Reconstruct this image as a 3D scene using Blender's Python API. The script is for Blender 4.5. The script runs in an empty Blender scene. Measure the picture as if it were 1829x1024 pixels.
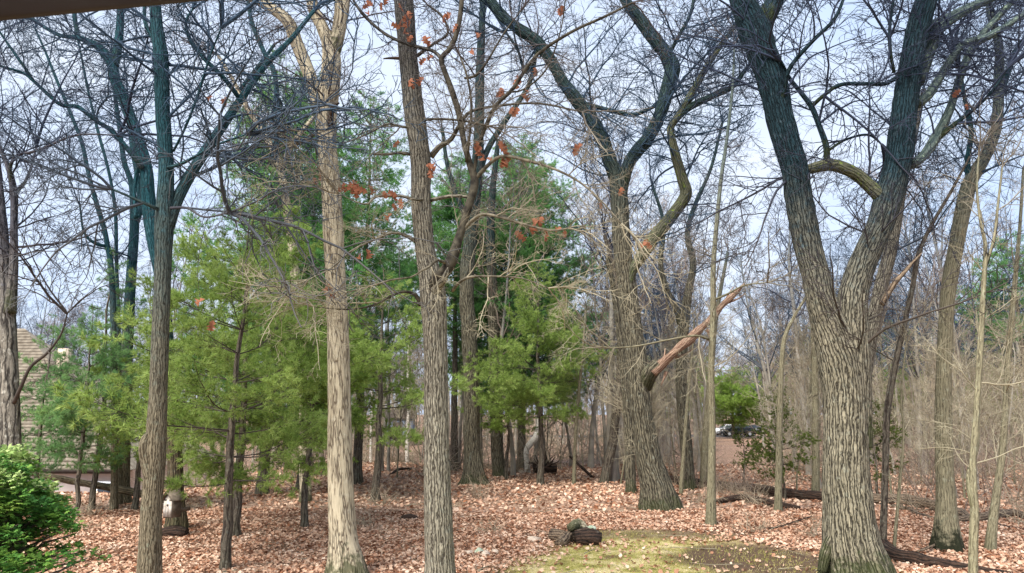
import bpy, math
import numpy as np
from mathutils import Vector, Quaternion
R = math.radians
sc = bpy.context.scene
COL = sc.collection

# ------------------------------------------------------------------ camera
CAM = np.array([0.0, 0.0, 3.0]); FPX = 1321.0; PITCH = R(9.8)
cd = bpy.data.cameras.new('camera'); cam = bpy.data.objects.new('camera', cd); COL.objects.link(cam)
cam.location = CAM; cam.rotation_euler = (R(90) + PITCH, 0, 0)
cd.sensor_width = 36; cd.lens = 26; cd.clip_start = 0.05; cd.clip_end = 3000
cd.dof.use_dof = True; cd.dof.focus_distance = 18; cd.dof.aperture_fstop = 11
sc.camera = cam
# ------------------------------------------------------------------ world
SUN_EL, SUN_AZ = R(50), R(215)      # azimuth of the sun, clockwise from +Y
w = bpy.data.worlds.new('World'); sc.world = w; w.use_nodes = True
nt = w.node_tree; nt.nodes.clear()
out = nt.nodes.new('ShaderNodeOutputWorld'); bg = nt.nodes.new('ShaderNodeBackground')
sky = nt.nodes.new('ShaderNodeTexSky'); sky.sky_type = 'NISHITA'; sky.sun_disc = False
sky.sun_elevation = SUN_EL; sky.sun_rotation = SUN_AZ; sky.air_density = 1.0; sky.dust_density = 3.0
bg.inputs['Strength'].default_value = 0.07
tc = nt.nodes.new('ShaderNodeTexCoord'); mp = nt.nodes.new('ShaderNodeMapping'); mp.inputs['Scale'].default_value = (1, 1, 3.0)
nz = nt.nodes.new('ShaderNodeTexNoise'); nz.inputs['Scale'].default_value = 2.2; nz.inputs['Detail'].default_value = 5
rp = nt.nodes.new('ShaderNodeValToRGB')
rp.color_ramp.elements[0].position = .32; rp.color_ramp.elements[0].color = (5.3, 6.6, 8.9, 1)
rp.color_ramp.elements[1].position = .68; rp.color_ramp.elements[1].color = (7.4, 8.0, 9.0, 1)
mx = nt.nodes.new('ShaderNodeMix'); mx.data_type = 'RGBA'; mx.inputs[0].default_value = .86
L = nt.links.new
L(tc.outputs['Generated'], mp.inputs['Vector']); L(mp.outputs[0], nz.inputs['Vector']); L(nz.outputs['Fac'], rp.inputs[0])
L(sky.outputs[0], mx.inputs[6]); L(rp.outputs[0], mx.inputs[7]); L(mx.outputs[2], bg.inputs['Color']); L(bg.outputs[0], out.inputs[0])
# ------------------------------------------------------------------ sun (veiled by thin cloud)
sd = bpy.data.lights.new('sun', 'SUN'); sd.energy = 3.9; sd.angle = R(32); sd.color = (1, .95, .87)
so = bpy.data.objects.new('sun', sd); COL.objects.link(so); so.rotation_euler = (R(90) - SUN_EL, 0, math.pi - SUN_AZ)
sc.view_settings.view_transform = 'Standard'; sc.view_settings.look = 'None'; sc.view_settings.gamma = 1
sc.view_settings.exposure = 1.1; sc.view_settings.use_curve_mapping = False
sc.cycles.max_bounces = 5; sc.cycles.diffuse_bounces = 3; sc.cycles.glossy_bounces = 2; sc.cycles.transmission_bounces = 2
sc.cycles.use_denoising = True

# ================================================================== helpers
rng = np.random.default_rng(7)
cF = np.array([0, math.cos(PITCH), math.sin(PITCH)]); cU = np.array([0, -math.sin(PITCH), math.cos(PITCH)]); cR = np.array([1., 0, 0])
def nrm(v): return v / np.maximum(np.linalg.norm(v, axis=-1, keepdims=True), 1e-9)
def sstep(a, b, x): t = np.clip((x - a) / (b - a), 0, 1); return t * t * (3 - 2 * t)
def hsh(i, j, k, s=0):
    n = (i * 73856093) ^ (j * 19349663) ^ (k * 83492791) ^ (s * 2654435761)
    n = (n ^ (n >> 13)) * 1274126177; n = n ^ (n >> 16)
    return (n & 0xFFFFF) / float(0xFFFFF)
def vnoise(p, s=0):
    p = np.asarray(p, float); f = np.floor(p); i = f.astype(np.int64); t = p - f; t = t * t * (3 - 2 * t); r = 0
    for a in (0, 1):
        for b in (0, 1):
            for c in (0, 1):
                wt = (t[..., 0] if a else 1 - t[..., 0]) * (t[..., 1] if b else 1 - t[..., 1]) * (t[..., 2] if c else 1 - t[..., 2])
                r = r + wt * hsh(i[..., 0] + a, i[..., 1] + b, i[..., 2] + c, s)
    return r * 2 - 1
def n2(x, y, k, s=0): return vnoise(np.stack([np.asarray(x) * k, np.asarray(y) * k, np.zeros_like(np.asarray(x, float)) + .37], -1), s)
def height(x, y):
    x = np.asarray(x, float); y = np.asarray(y, float)
    z = .13 * n2(x, y, .12) * sstep(2, 10, y) + .035 * n2(x, y, .7, 3)
    z = z - 2.6 * sstep(29.5, 38, y) * sstep(-13, -16.5, x) * (1 - sstep(60, 90, y))
    z = z + 2.2 * sstep(112, 190, y) + .8 * sstep(48, 75, y) * (1 - sstep(80, 98, y)) * sstep(0, -8, x)
    return z
def h1(x, y): return float(height(np.array([x]), np.array([y]))[0])
def ray(x, y): return cF + cR * (x - 914.5) / FPX + cU * (512 - y) / FPX
def px(x, y, d): r = ray(x, y); return CAM + r * (d / r[1])
def gpt(x, y):
    r = ray(x, y); d = 5.0
    for _ in range(60):
        p = CAM + r * (d / r[1]); d += (p[2] - h1(p[0], p[1])) * 1.6
        d = min(max(d, 3), 150)
    return CAM + r * (d / r[1])
def gdist(x, y): return float(gpt(x, y)[1])
def prad(wpx, p):
    v = p - CAM; c = abs(v[1]) / math.hypot(v[0], v[1]); return wpx / 2 * float(np.dot(v, cF)) / FPX * c
def catmull(P, step=None, n=None):
    P = np.asarray(P, float); Q = np.vstack([2 * P[0] - P[1], P, 2 * P[-1] - P[-2]])
    sl = np.linalg.norm(np.diff(P[:, :3], axis=0), axis=1); tot = sl.sum()
    if n is None: n = max(3, int(tot / step) + 1)
    cum = np.r_[0, np.cumsum(sl)]; u = np.linspace(0, tot, n)
    k = np.clip(np.searchsorted(cum, u, side='right') - 1, 0, len(sl) - 1); t = ((u - cum[k]) / np.maximum(sl[k], 1e-9))[:, None]
    a, b, c, d = Q[k], Q[k + 1], Q[k + 2], Q[k + 3]
    return .5 * (2 * b + (c - a) * t + (2 * a - 5 * b + 4 * c - d) * t ** 2 + (3 * b - a - 3 * c + d) * t ** 3)

def raw_mesh(name, V, F, mat, attrs=None, smooth=False, mats=None, midx=None):
    me = bpy.data.meshes.new(name); V = np.asarray(V, np.float32); F = np.asarray(F, np.int32)
    me.vertices.add(len(V)); me.vertices.foreach_set('co', V.ravel())
    k = F.shape[1]; me.loops.add(F.size); me.loops.foreach_set('vertex_index', F.ravel())
    me.polygons.add(len(F)); me.polygons.foreach_set('loop_start', np.arange(0, F.size, k, dtype=np.int32))
    try: me.polygons.foreach_set('loop_total', np.full(len(F), k, np.int32))
    except Exception: pass
    if smooth: me.polygons.foreach_set('use_smooth', np.ones(len(F), bool))
    for a, v in (attrs or {}).items():
        v = np.asarray(v, np.float32)
        at = me.attributes.new(a, 'FLOAT_VECTOR' if v.ndim == 2 else 'FLOAT', 'POINT')
        at.data.foreach_set('vector' if v.ndim == 2 else 'value', v.ravel())
    for m in (mats or [mat]): me.materials.append(m)
    if midx is not None: me.polygons.foreach_set('material_index', np.asarray(midx, np.int32))
    me.update(calc_edges=True)
    return me
def link(name, me, parent=None, kind=None, label=None):
    o = bpy.data.objects.new(name, me); COL.objects.link(o)
    if parent is not None: o.parent = parent
    if kind: o['kind'] = kind
    if label: o['label'] = label
    return o
def thing(name, label, cat, loc, group=None):
    o = bpy.data.objects.new(name, None); COL.objects.link(o); o.location = [float(v) for v in loc]; o.empty_display_size = .3
    o['label'] = label; o['category'] = cat
    if group: o['group'] = group
    return o
def tagt(o, label, cat, group=None):
    o['label'] = label; o['category'] = cat
    if group: o['group'] = group
    return o

class Tubes:
    def __init__(s, org=(0, 0, 0)): s.V = []; s.F = []; s.A = []; s.n = 0; s.org = np.asarray(org, float)
    def add(s, P, Rr, S=3, disp=None, flat=False, cap=False):
        P = np.asarray(P, float); Rr = np.asarray(Rr, float)
        if P.ndim == 2: P = P[None]; Rr = Rr[None]
        M, N, _ = P.shape
        T = nrm(np.gradient(P, axis=1)); ov = nrm(P[:, -1] - P[:, 0]); ref = np.where(np.abs(ov[:, 1:2]) < .8, [[0, 1., 0]], [[1., 0, 0]])
        ref = ref[:, None, :].repeat(N, 1); U = nrm(ref - (ref * T).sum(-1, keepdims=True) * T); W = np.cross(T, U)
        th = np.arange(S) * 2 * math.pi / S; c, sn = np.cos(th), np.sin(th)
        ln = np.concatenate([np.zeros((M, 1)), np.cumsum(np.linalg.norm(np.diff(P, axis=1), axis=2), 1)], 1)
        rad = np.broadcast_to(Rr[:, :, None], (M, N, S)).copy()
        A = np.stack([c * rad, sn * rad, np.broadcast_to(ln[:, :, None], (M, N, S))], -1)
        if disp is not None: rad = disp(rad, A, np.broadcast_to(th, (M, N, S)))
        V = P[:, :, None, :] + rad[..., None] * (U[:, :, None, :] * c[:, None] + W[:, :, None, :] * sn[:, None])
        idx = np.arange(M * N * S).reshape(M, N, S) + s.n
        a = idx[:, :-1]; b = idx[:, 1:]; F = np.stack([a, np.roll(a, -1, 2), np.roll(b, -1, 2), b], -1).reshape(-1, 4)
        s.V.append(V.reshape(-1, 3)); s.A.append(A.reshape(-1, 3)); s.F.append(F); s.n += M * N * S
        if cap:
            for e in (0, N - 1):
                s.V.append(P[:, e]); s.A.append(A[:, e, 0] * [0, 0, 1]); r = idx[:, e]; ci = s.n + np.arange(M)[:, None].repeat(S, 1); nx = np.roll(r, -1, 1)
                q = np.stack([ci, r, nx, nx] if e else [ci, nx, r, r], -1).reshape(-1, 4)
                s.F.append(q); s.n += M
        return s
    def mesh(s, name, mat, smooth=True):
        V = np.concatenate(s.V) - s.org; F = np.concatenate(s.F)
        deg = F[:, 2] == F[:, 3]
        if deg.any():   # triangles from caps: rebuild everything as tris
            F = np.concatenate([F[~deg][:, :3], F[~deg][:, [0, 2, 3]], F[deg][:, :3]])
        return raw_mesh(name, V, F, mat, {'bark': np.concatenate(s.A)}, smooth)

def perp(T):
    r = rng.normal(size=T.shape); return nrm(r - (r * T).sum(-1, keepdims=True) * T)
def grow(P0, D0, Ln, R0, N, wig=.25, up=.03, taper=.25):
    M = len(P0); P = np.zeros((M, N, 3)); P[:, 0] = P0; D = nrm(D0); st = (Ln / (N - 1))[:, None]
    for i in range(1, N):
        P[:, i] = P[:, i - 1] + D * st
        D = nrm(D + wig * rng.normal(size=D.shape) + np.array([0, 0, up]))
    return P, R0[:, None] * np.linspace(1, taper, N)
def sprout(P, Rr, k, t0=.15, t1=1., ang=(50, 14), lr=.55, rr=.55, N=5, wig=.22, up=.03, rmin=.003, taper=.35, lmin=.12):
    M, Nn, _ = P.shape; t = rng.uniform(t0, t1, (M, k)) ; t = t.ravel(); m = np.repeat(np.arange(M), k)
    u = t * (Nn - 1) * .999; i = u.astype(int); f = (u - i)[:, None]
    p = P[m, i] * (1 - f) + P[m, i + 1] * f; T = nrm(P[m, i + 1] - P[m, i]); r = Rr[m, i] * (1 - f[:, 0]) + Rr[m, i + 1] * f[:, 0]
    a = np.radians(rng.normal(ang[0], ang[1], len(m)))[:, None]; D = np.cos(a) * T + np.sin(a) * perp(T)
    pl = np.linalg.norm(np.diff(P, axis=1), axis=2).sum(1)[m]
    ln = np.maximum(pl * lr * rng.uniform(.5, 1.2, len(m)) * (1.15 - .6 * t), lmin)
    return grow(p, D, ln, np.maximum(r * rr, rmin), N, wig, up, taper)

# ================================================================== materials
def mat_new(name):
    m = bpy.data.materials.new(name); m.use_nodes = True; n = m.node_tree; b = n.nodes['Principled BSDF']
    b.inputs['Roughness'].default_value = .85; b.inputs['Specular IOR Level'].default_value = .2
    return m, n, b
def node(n, t, **kw):
    x = n.nodes.new(t)
    for k, v in kw.items():
        if k in x.inputs: x.inputs[k].default_value = v
        else: setattr(x, k, v)
    return x
def mixc(n, fac, a, b, bt='MIX'):
    m = n.nodes.new('ShaderNodeMix'); m.data_type = 'RGBA'; m.blend_type = bt
    for s, v in ((0, fac), (6, a), (7, b)):
        if hasattr(v, 'links') or isinstance(v, bpy.types.NodeSocket): n.links.new(v, m.inputs[s])
        elif s == 0: m.inputs[0].default_value = v
        else: m.inputs[s].default_value = (*v, 1)
    return m.outputs[2]
def mapr(n, v, a, b, c=0., d=1.):
    m = n.nodes.new('ShaderNodeMapRange'); m.clamp = True
    n.links.new(v, m.inputs[0]); m.inputs[1].default_value = a; m.inputs[2].default_value = b; m.inputs[3].default_value = c; m.inputs[4].default_value = d
    return m.outputs[0]
def math_(n, op, a, b=None):
    m = n.nodes.new('ShaderNodeMath'); m.operation = op
    for i, v in enumerate((a, b)):
        if v is None: continue
        if isinstance(v, (int, float)): m.inputs[i].default_value = v
        else: n.links.new(v, m.inputs[i])
    return m.outputs[0]
def ramp(n, v, stops):
    r = n.nodes.new('ShaderNodeValToRGB'); e = r.color_ramp.elements
    while len(e) < len(stops): e.new(.5)
    for q, (p, c) in zip(e, stops): q.position = p; q.color = (*c, 1)
    n.links.new(v, r.inputs[0]); return r.outputs[0]

def bark(name, ridge, furrow, k=22, st=.2, edge=.22, lichen=(.36, .4, .34), lamt=.35, moss=.6, mossc=(.035, .045, .012), upper=None, uz=(5.5, 10), bump=.6, ridge2=None, plates=False):
    m, n, b = mat_new(name); at = node(n, 'ShaderNodeAttribute', attribute_name='bark'); vec = at.outputs['Vector']
    mp = node(n, 'ShaderNodeMapping'); mp.inputs['Scale'].default_value = (1, 1, st); n.links.new(vec, mp.inputs[0])
    nd = node(n, 'ShaderNodeTexNoise', Scale=k * .45, Detail=3.0); n.links.new(mp.outputs[0], nd.inputs[0])
    va = n.nodes.new('ShaderNodeVectorMath'); va.operation = 'MULTIPLY_ADD'; n.links.new(nd.outputs['Color'], va.inputs[0]); va.inputs[1].default_value = (1.3 / k,) * 3; n.links.new(mp.outputs[0], va.inputs[2])
    if plates:
        vo = node(n, 'ShaderNodeTexVoronoi', feature='DISTANCE_TO_EDGE', Scale=float(k)); n.links.new(va.outputs[0], vo.inputs['Vector'])
        br = node(n, 'ShaderNodeTexNoise', Scale=k * .6, Detail=3.0); n.links.new(mp.outputs[0], br.inputs[0])
        fu = math_(n, 'MAXIMUM', mapr(n, vo.outputs['Distance'], .0, edge), mapr(n, br.outputs['Fac'], .46, .56, 0, 1))
        tone = br.outputs['Fac']
    else:
        sb = node(n, 'ShaderNodeSeparateXYZ'); n.links.new(vec, sb.inputs[0])
        rad_ = math_(n, 'SQRT', math_(n, 'ADD', math_(n, 'MULTIPLY', sb.outputs[0], sb.outputs[0]), math_(n, 'MULTIPLY', sb.outputs[1], sb.outputs[1])))
        arc = math_(n, 'MULTIPLY', math_(n, 'ARCTAN2', sb.outputs[1], math_(n, 'MULTIPLY', sb.outputs[0], -1.0)), rad_)
        wn = node(n, 'ShaderNodeTexNoise', Scale=k * .3, Detail=3.0, Roughness=.55); wm = node(n, 'ShaderNodeMapping'); wm.inputs['Scale'].default_value = (1, 1, .3); n.links.new(vec, wm.inputs[0]); n.links.new(wm.outputs[0], wn.inputs[0])
        ph_ = math_(n, 'ADD', math_(n, 'MULTIPLY', arc, k * 1.3), math_(n, 'MULTIPLY', wn.outputs['Fac'], 9.0))
        tri = math_(n, 'ABSOLUTE', math_(n, 'SINE', ph_))
        off = node(n, 'ShaderNodeMapping'); off.inputs['Location'].default_value = (7.3, 2.1, 4.4); n.links.new(va.outputs[0], off.inputs[0])
        c2 = node(n, 'ShaderNodeTexNoise', Scale=k * .95, Detail=2.0, Roughness=.5); n.links.new(off.outputs[0], c2.inputs[0])
        a2_ = math_(n, 'ABSOLUTE', math_(n, 'SUBTRACT', c2.outputs['Fac'], .52))
        fu = math_(n, 'MULTIPLY', mapr(n, tri, .1, edge * 3.1), mapr(n, a2_, .0, .035, .35, 1)); tone = c2.outputs['Fac']
    big = node(n, 'ShaderNodeTexNoise', Scale=2.2, Detail=4.0); n.links.new(vec, big.inputs[0])
    fine = node(n, 'ShaderNodeTexNoise', Scale=60.0, Detail=4.0); n.links.new(mp.outputs[0], fine.inputs[0])
    r2 = ridge2 or tuple(c * .6 for c in ridge)
    base = mixc(n, mapr(n, math_(n, 'ADD', tone, fine.outputs['Fac']), .8, 1.2), r2, ridge)
    base = mixc(n, mapr(n, big.outputs['Fac'], .35, .7, 0, .45), base, tuple(c * .55 for c in ridge))
    ln = node(n, 'ShaderNodeTexNoise', Scale=7.0, Detail=5.0, Roughness=.65); n.links.new(vec, ln.inputs[0])
    base = mixc(n, mapr(n, ln.outputs['Fac'], .56, .66, 0, lamt), base, lichen)
    geo = node(n, 'ShaderNodeNewGeometry'); sx = node(n, 'ShaderNodeSeparateXYZ'); n.links.new(geo.outputs['Position'], sx.inputs[0])
    if upper:  # cool camera cast painted into the bark colour, stronger with height
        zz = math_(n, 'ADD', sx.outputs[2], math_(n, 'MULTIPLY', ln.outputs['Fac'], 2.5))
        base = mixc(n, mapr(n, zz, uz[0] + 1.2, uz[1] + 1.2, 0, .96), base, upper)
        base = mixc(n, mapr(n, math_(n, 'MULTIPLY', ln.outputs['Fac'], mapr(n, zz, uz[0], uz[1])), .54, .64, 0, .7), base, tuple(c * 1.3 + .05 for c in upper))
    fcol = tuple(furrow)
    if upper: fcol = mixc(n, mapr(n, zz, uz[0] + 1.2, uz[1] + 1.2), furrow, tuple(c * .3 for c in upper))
    col = mixc(n, fu, fcol, base)
    if moss > 0:
        sv = node(n, 'ShaderNodeSeparateXYZ'); n.links.new(vec, sv.inputs[0])
        mz = math_(n, 'ADD', mapr(n, sv.outputs[2], 0, 1.15, .62, 0), ln.outputs['Fac'])
        col = mixc(n, mapr(n, mz, .75, .95, 0, moss), col, mossc)
    n.links.new(col, b.inputs['Base Color'])
    bp = node(n, 'ShaderNodeBump', Strength=bump, Distance=.035); hh = math_(n, 'ADD', fu, math_(n, 'MULTIPLY', fine.outputs['Fac'], .35)); n.links.new(hh, bp.inputs['Height']); n.links.new(bp.outputs[0], b.inputs['Normal'])
    return m
def plain(name, c1, c2, scale=6., rough=.85, upper=None, uz=(5, 10), bump=0):
    m, n, b = mat_new(name); geo = node(n, 'ShaderNodeNewGeometry'); nz = node(n, 'ShaderNodeTexNoise', Scale=scale, Detail=4.0)
    tcn = node(n, 'ShaderNodeTexCoord'); n.links.new(tcn.outputs['Object'], nz.inputs[0])
    c = mixc(n, mapr(n, nz.outputs['Fac'], .35, .65), c1, c2)
    if upper:  # same cool cast painted into twig colour by height
        sx = node(n, 'ShaderNodeSeparateXYZ'); n.links.new(geo.outputs['Position'], sx.inputs[0])
        c = mixc(n, mapr(n, sx.outputs[2], *uz), c, upper)
    n.links.new(c, b.inputs['Base Color']); b.inputs['Roughness'].default_value = rough
    if bump:
        bp = node(n, 'ShaderNodeBump', Strength=bump, Distance=.02); n.links.new(nz.outputs['Fac'], bp.inputs['Height']); n.links.new(bp.outputs[0], b.inputs['Normal'])
    return m
def leafy(name, cols, trans=.25, rough=.55, clump=0., cw=.55):
    m, n, b = mat_new(name); geo = node(n, 'ShaderNodeNewGeometry')
    v = geo.outputs['Random Per Island']
    if clump:
        nz = node(n, 'ShaderNodeTexNoise', Scale=clump, Detail=2.0); n.links.new(geo.outputs['Position'], nz.inputs[0])
        v = math_(n, 'ADD', math_(n, 'MULTIPLY', v, 1 - cw), mapr(n, nz.outputs['Fac'], .3, .7, 0, cw))
    b.inputs['Specular IOR Level'].default_value = .08; c = ramp(n, v, cols); n.links.new(c, b.inputs['Base Color']); b.inputs['Roughness'].default_value = rough
    if trans:
        tr = n.nodes.new('ShaderNodeBsdfTranslucent'); n.links.new(c, tr.inputs[0]); mxs = n.nodes.new('ShaderNodeMixShader'); mxs.inputs[0].default_value = trans
        o = n.nodes['Material Output']; n.links.new(b.outputs[0], mxs.inputs[1]); n.links.new(tr.outputs[0], mxs.inputs[2]); n.links.new(mxs.outputs[0], o.inputs[0])
    return m
TEAL = (.035, .085, .1)
M = dict(
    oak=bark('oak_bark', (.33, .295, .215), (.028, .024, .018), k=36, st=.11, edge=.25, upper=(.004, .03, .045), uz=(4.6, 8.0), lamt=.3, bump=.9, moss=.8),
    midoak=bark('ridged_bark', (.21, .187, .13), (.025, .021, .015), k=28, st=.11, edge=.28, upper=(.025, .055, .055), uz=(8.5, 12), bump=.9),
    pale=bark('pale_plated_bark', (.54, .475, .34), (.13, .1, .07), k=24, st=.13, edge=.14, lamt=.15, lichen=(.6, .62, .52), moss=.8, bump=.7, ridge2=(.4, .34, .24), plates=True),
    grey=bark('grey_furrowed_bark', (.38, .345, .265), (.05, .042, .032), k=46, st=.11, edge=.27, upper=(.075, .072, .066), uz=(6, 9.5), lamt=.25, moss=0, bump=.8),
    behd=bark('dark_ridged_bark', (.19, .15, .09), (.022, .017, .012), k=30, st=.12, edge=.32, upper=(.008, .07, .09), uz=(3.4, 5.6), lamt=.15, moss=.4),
    teal=bark('teal_cast_grey_bark', (.26, .22, .145), (.05, .038, .022), k=50, st=.12, edge=.26, upper=(.01, .066, .085), uz=(2.6, 7.6), lamt=.3, moss=0, lichen=(.3, .36, .27)),  # teal top is a painted colour cast, not growth on the bark
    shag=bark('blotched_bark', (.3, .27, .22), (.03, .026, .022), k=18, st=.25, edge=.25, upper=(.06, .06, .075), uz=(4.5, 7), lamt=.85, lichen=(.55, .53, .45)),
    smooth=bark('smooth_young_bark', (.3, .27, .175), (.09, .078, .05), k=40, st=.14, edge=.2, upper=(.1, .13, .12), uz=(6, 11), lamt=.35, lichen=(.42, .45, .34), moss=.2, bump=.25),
    mossy=bark('moss_covered_limb', (.15, .15, .1), (.03, .035, .018), k=34, st=.25, edge=.3, lamt=.95, lichen=(.19, .26, .04), moss=0),
    lich=bark('lichen_limb', (.13, .17, .15), (.03, .05, .05), k=22, st=.5, edge=.3, lamt=.9, lichen=(.33, .42, .3), moss=0),
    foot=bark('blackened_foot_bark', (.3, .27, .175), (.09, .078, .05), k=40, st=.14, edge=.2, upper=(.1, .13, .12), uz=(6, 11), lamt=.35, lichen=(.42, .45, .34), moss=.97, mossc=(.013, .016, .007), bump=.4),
    pine=bark('pine_bark', (.2, .17, .13), (.04, .03, .025), k=24, st=.4, edge=.25, lamt=.3, moss=.2),
    far=plain('distant_bark', (.2, .18, .15), (.33, .3, .25), 1.2, upper=(.16, .18, .19), uz=(6, 12)),
    logl=bark('mossy_log_bark', (.3, .24, .15), (.05, .04, .025), k=30, st=.2, edge=.3, lamt=.4, lichen=(.16, .2, .06), moss=0),
    log=bark('rotting_log_bark', (.3, .22, .15), (.03, .02, .016), k=28, st=.3, edge=.3, lamt=.25, moss=0),
    dark=bark('dark_rotten_wood', (.11, .065, .045), (.01, .008, .007), k=26, st=.25, edge=.4, lamt=.15, moss=0),
    split=bark('splintered_wood', (.7, .52, .38), (.1, .05, .035), k=34, st=.05, edge=.5, lamt=.0, moss=0, ridge2=(.36, .22, .15)),
    birch=bark('white_birch_bark', (.8, .76, .68), (.25, .2, .15), k=9, st=2.5, edge=.04, lamt=0, moss=0, ridge2=(.68, .62, .54), plates=True),
    twigd=plain('dark_twig', (.045, .036, .03), (.09, .073, .06), 2., upper=(.03, .04, .07), uz=(4.5, 9)), limbd=plain('dark_limb_bark', (.018, .015, .012), (.08, .07, .05), 9., bump=.5), limbp=plain('grey_tan_limb_bark', (.05, .043, .03), (.19, .165, .12), 9., bump=.5),
    twigt=plain('teal_grey_twig', (.1, .095, .085), (.17, .15, .13), 2., upper=(.03, .055, .09), uz=(4, 8)),
    twigp=plain('pale_twig', (.2, .17, .12), (.38, .34, .24), 2., upper=(.085, .075, .08), uz=(5.5, 9)),
    brush=plain('tan_brush_twig', (.2, .15, .1), (.44, .37, .27), 1.),
    brushr=plain('reddish_brush_twig', (.14, .1, .08), (.38, .31, .25), 1.),
    needle=leafy('pine_needles', [(0, (.1, .17, .04)), (.45, (.29, .41, .1)), (1, (.54, .66, .24))], .5, clump=1.1),
    needled=leafy('deep_green_needles', [(0, (.05, .16, .05)), (.5, (.17, .38, .12)), (1, (.36, .56, .2))], .5, clump=.8),
    needley=leafy('yellow_green_needles', [(0, (.09, .16, .03)), (.5, (.24, .36, .07)), (1, (.42, .55, .15))], .35, clump=1.2),
    needleb=leafy('bluish_needles', [(0, (.07, .17, .07)), (.5, (.2, .37, .14)), (1, (.38, .54, .2))], .5, clump=.8),
    juniper=leafy('olive_juniper_sprays', [(0, (.05, .07, .015)), (.6, (.12, .16, .035)), (1, (.2, .25, .06))], .2, clump=1.5),
    cypress=leafy('cypress_scales', [(0, (.02, .09, .03)), (.45, (.09, .22, .045)), (.8, (.2, .34, .06)), (1, (.36, .48, .12))], .3, clump=2.4),
    cypressl=leafy('new_cypress_growth', [(0, (.22, .34, .09)), (1, (.5, .6, .25))], .3),
    litter=leafy('fallen_oak_leaf', [(0, (.13, .055, .03)), (.15, (.27, .115, .06)), (.4, (.47, .28, .19)), (.75, (.62, .43, .31)), (1, (.82, .66, .53))], .1, .8, clump=.8, cw=.3),
    redleaf=leafy('russet_oak_leaf', [(0, (.24, .06, .04)), (.5, (.38, .14, .08)), (1, (.52, .29, .18))], .45, .5),
    grass=leafy('moss_and_grass_tips', [(0, (.18, .2, .035)), (.4, (.38, .35, .1)), (1, (.66, .57, .32))], .2, .7, clump=1.2),
    stone=plain('tan_stone', (.42, .33, .26), (.6, .5, .4), 5., bump=.5),
    gstone=plain('greenish_stone', (.28, .36, .24), (.5, .52, .42), 8., bump=.5),
    wood=plain('weathered_board', (.1, .08, .06), (.2, .16, .12), 9., bump=.3),
    white=plain('flaking_white_paint', (.7, .66, .6), (.4, .34, .28), 7.),
    eave=plain('brown_eave_paint', (.034, .023, .021), (.05, .036, .032), 2.),
    wall=plain('pinkish_wall', (.62, .55, .53), (.7, .64, .62), 2.),
    shingle=plain('weathered_shingle', (.15, .125, .095), (.27, .235, .185), 3., bump=.4),
    trim=plain('dark_trim', (.06, .045, .04), (.09, .07, .06), 3.),
    glass=plain('dark_glass', (.03, .04, .05), (.05, .06, .08), 2., rough=.1),
    cardark=plain('dark_car_paint', (.02, .024, .03), (.03, .034, .04), 2., rough=.25),
    carwhite=plain('white_car_paint', (.75, .77, .8), (.8, .82, .85), 2., rough=.3),
    tyre=plain('tyre_rubber', (.02, .02, .02), (.03, .03, .03), 5.),
    rim=plain('alloy_rim', (.5, .5, .52), (.6, .6, .62), 5., rough=.3),
    bluewall=plain('blue_grey_siding', (.2, .24, .31), (.26, .3, .37), 2.),
    asphalt=plain('asphalt', (.05, .05, .052), (.07, .07, .07), 3.),
)

# ================================================================== ground
def edge_axis(a, b, st, lo, hi):
    mid = np.arange(a, b + 1e-6, st); o1 = b + (hi - b) * np.linspace(0, 1, 40)[1:] ** 2.2; o0 = a - (a - lo) * np.linspace(0, 1, 40)[1:] ** 2.2
    return np.r_[o0[::-1], mid, o1]
xs = edge_axis(-28, 28, .33, -900, 900); ys = edge_axis(6, 46, .33, -60, 1200)
GX, GY = np.meshgrid(xs, ys); GZ = height(GX, GY)
def lawn(x, y):
    n = n2(x, y, .5, 5) * .3 + n2(x, y, 1.7, 6) * .16 + n2(x, y, 4, 8) * .08
    e = ((x - 3.2) / 4.9) ** 2 + ((y - 9) / 11) ** 2
    return 1 - sstep(.72, 1.12, e + n)
def soil(x, y):
    n = n2(x, y, .8, 9) * .4 + n2(x, y, 3, 10) * .2
    e = ((x - 5.2) / 2.0) ** 2 + ((y - 16.2) / 2.2) ** 2; e2 = ((x - 3.6) / 4.5) ** 2 + ((y - 19.6) / .7) ** 2
    return np.maximum(1 - sstep(.5, 1.1, e + n), .7 * (1 - sstep(.6, 1.2, e2 + n)))
nx, ny = len(xs), len(ys); I = np.arange(nx * ny).reshape(ny, nx)
F = np.stack([I[:-1, :-1], I[:-1, 1:], I[1:, 1:], I[1:, :-1]], -1).reshape(-1, 4)
gm, n, b = mat_new('woodland_floor'); geo = node(n, 'ShaderNodeNewGeometry'); pos = geo.outputs['Position']
wob = node(n, 'ShaderNodeTexNoise', Scale=9.0, Detail=2.0); n.links.new(pos, wob.inputs[0])
va = n.nodes.new('ShaderNodeVectorMath'); va.operation = 'MULTIPLY_ADD'; n.links.new(wob.outputs['Color'], va.inputs[0]); va.inputs[1].default_value = (.12,) * 3; n.links.new(pos, va.inputs[2])
vo = node(n, 'ShaderNodeTexVoronoi', feature='F1', Scale=11.0); n.links.new(va.outputs[0], vo.inputs['Vector'])
ve = node(n, 'ShaderNodeTexVoronoi', feature='DISTANCE_TO_EDGE', Scale=11.0); n.links.new(va.outputs[0], ve.inputs['Vector'])
sp = node(n, 'ShaderNodeSeparateColor'); n.links.new(vo.outputs['Color'], sp.inputs[0])
lc = ramp(n, sp.outputs[0], [(0, (.15, .08, .055)), (.3, (.3, .17, .115)), (.6, (.43, .27, .19)), (1, (.58, .42, .32))])
lc = mixc(n, mapr(n, ve.outputs['Distance'], 0, .1), (.05, .028, .02), lc)
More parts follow.
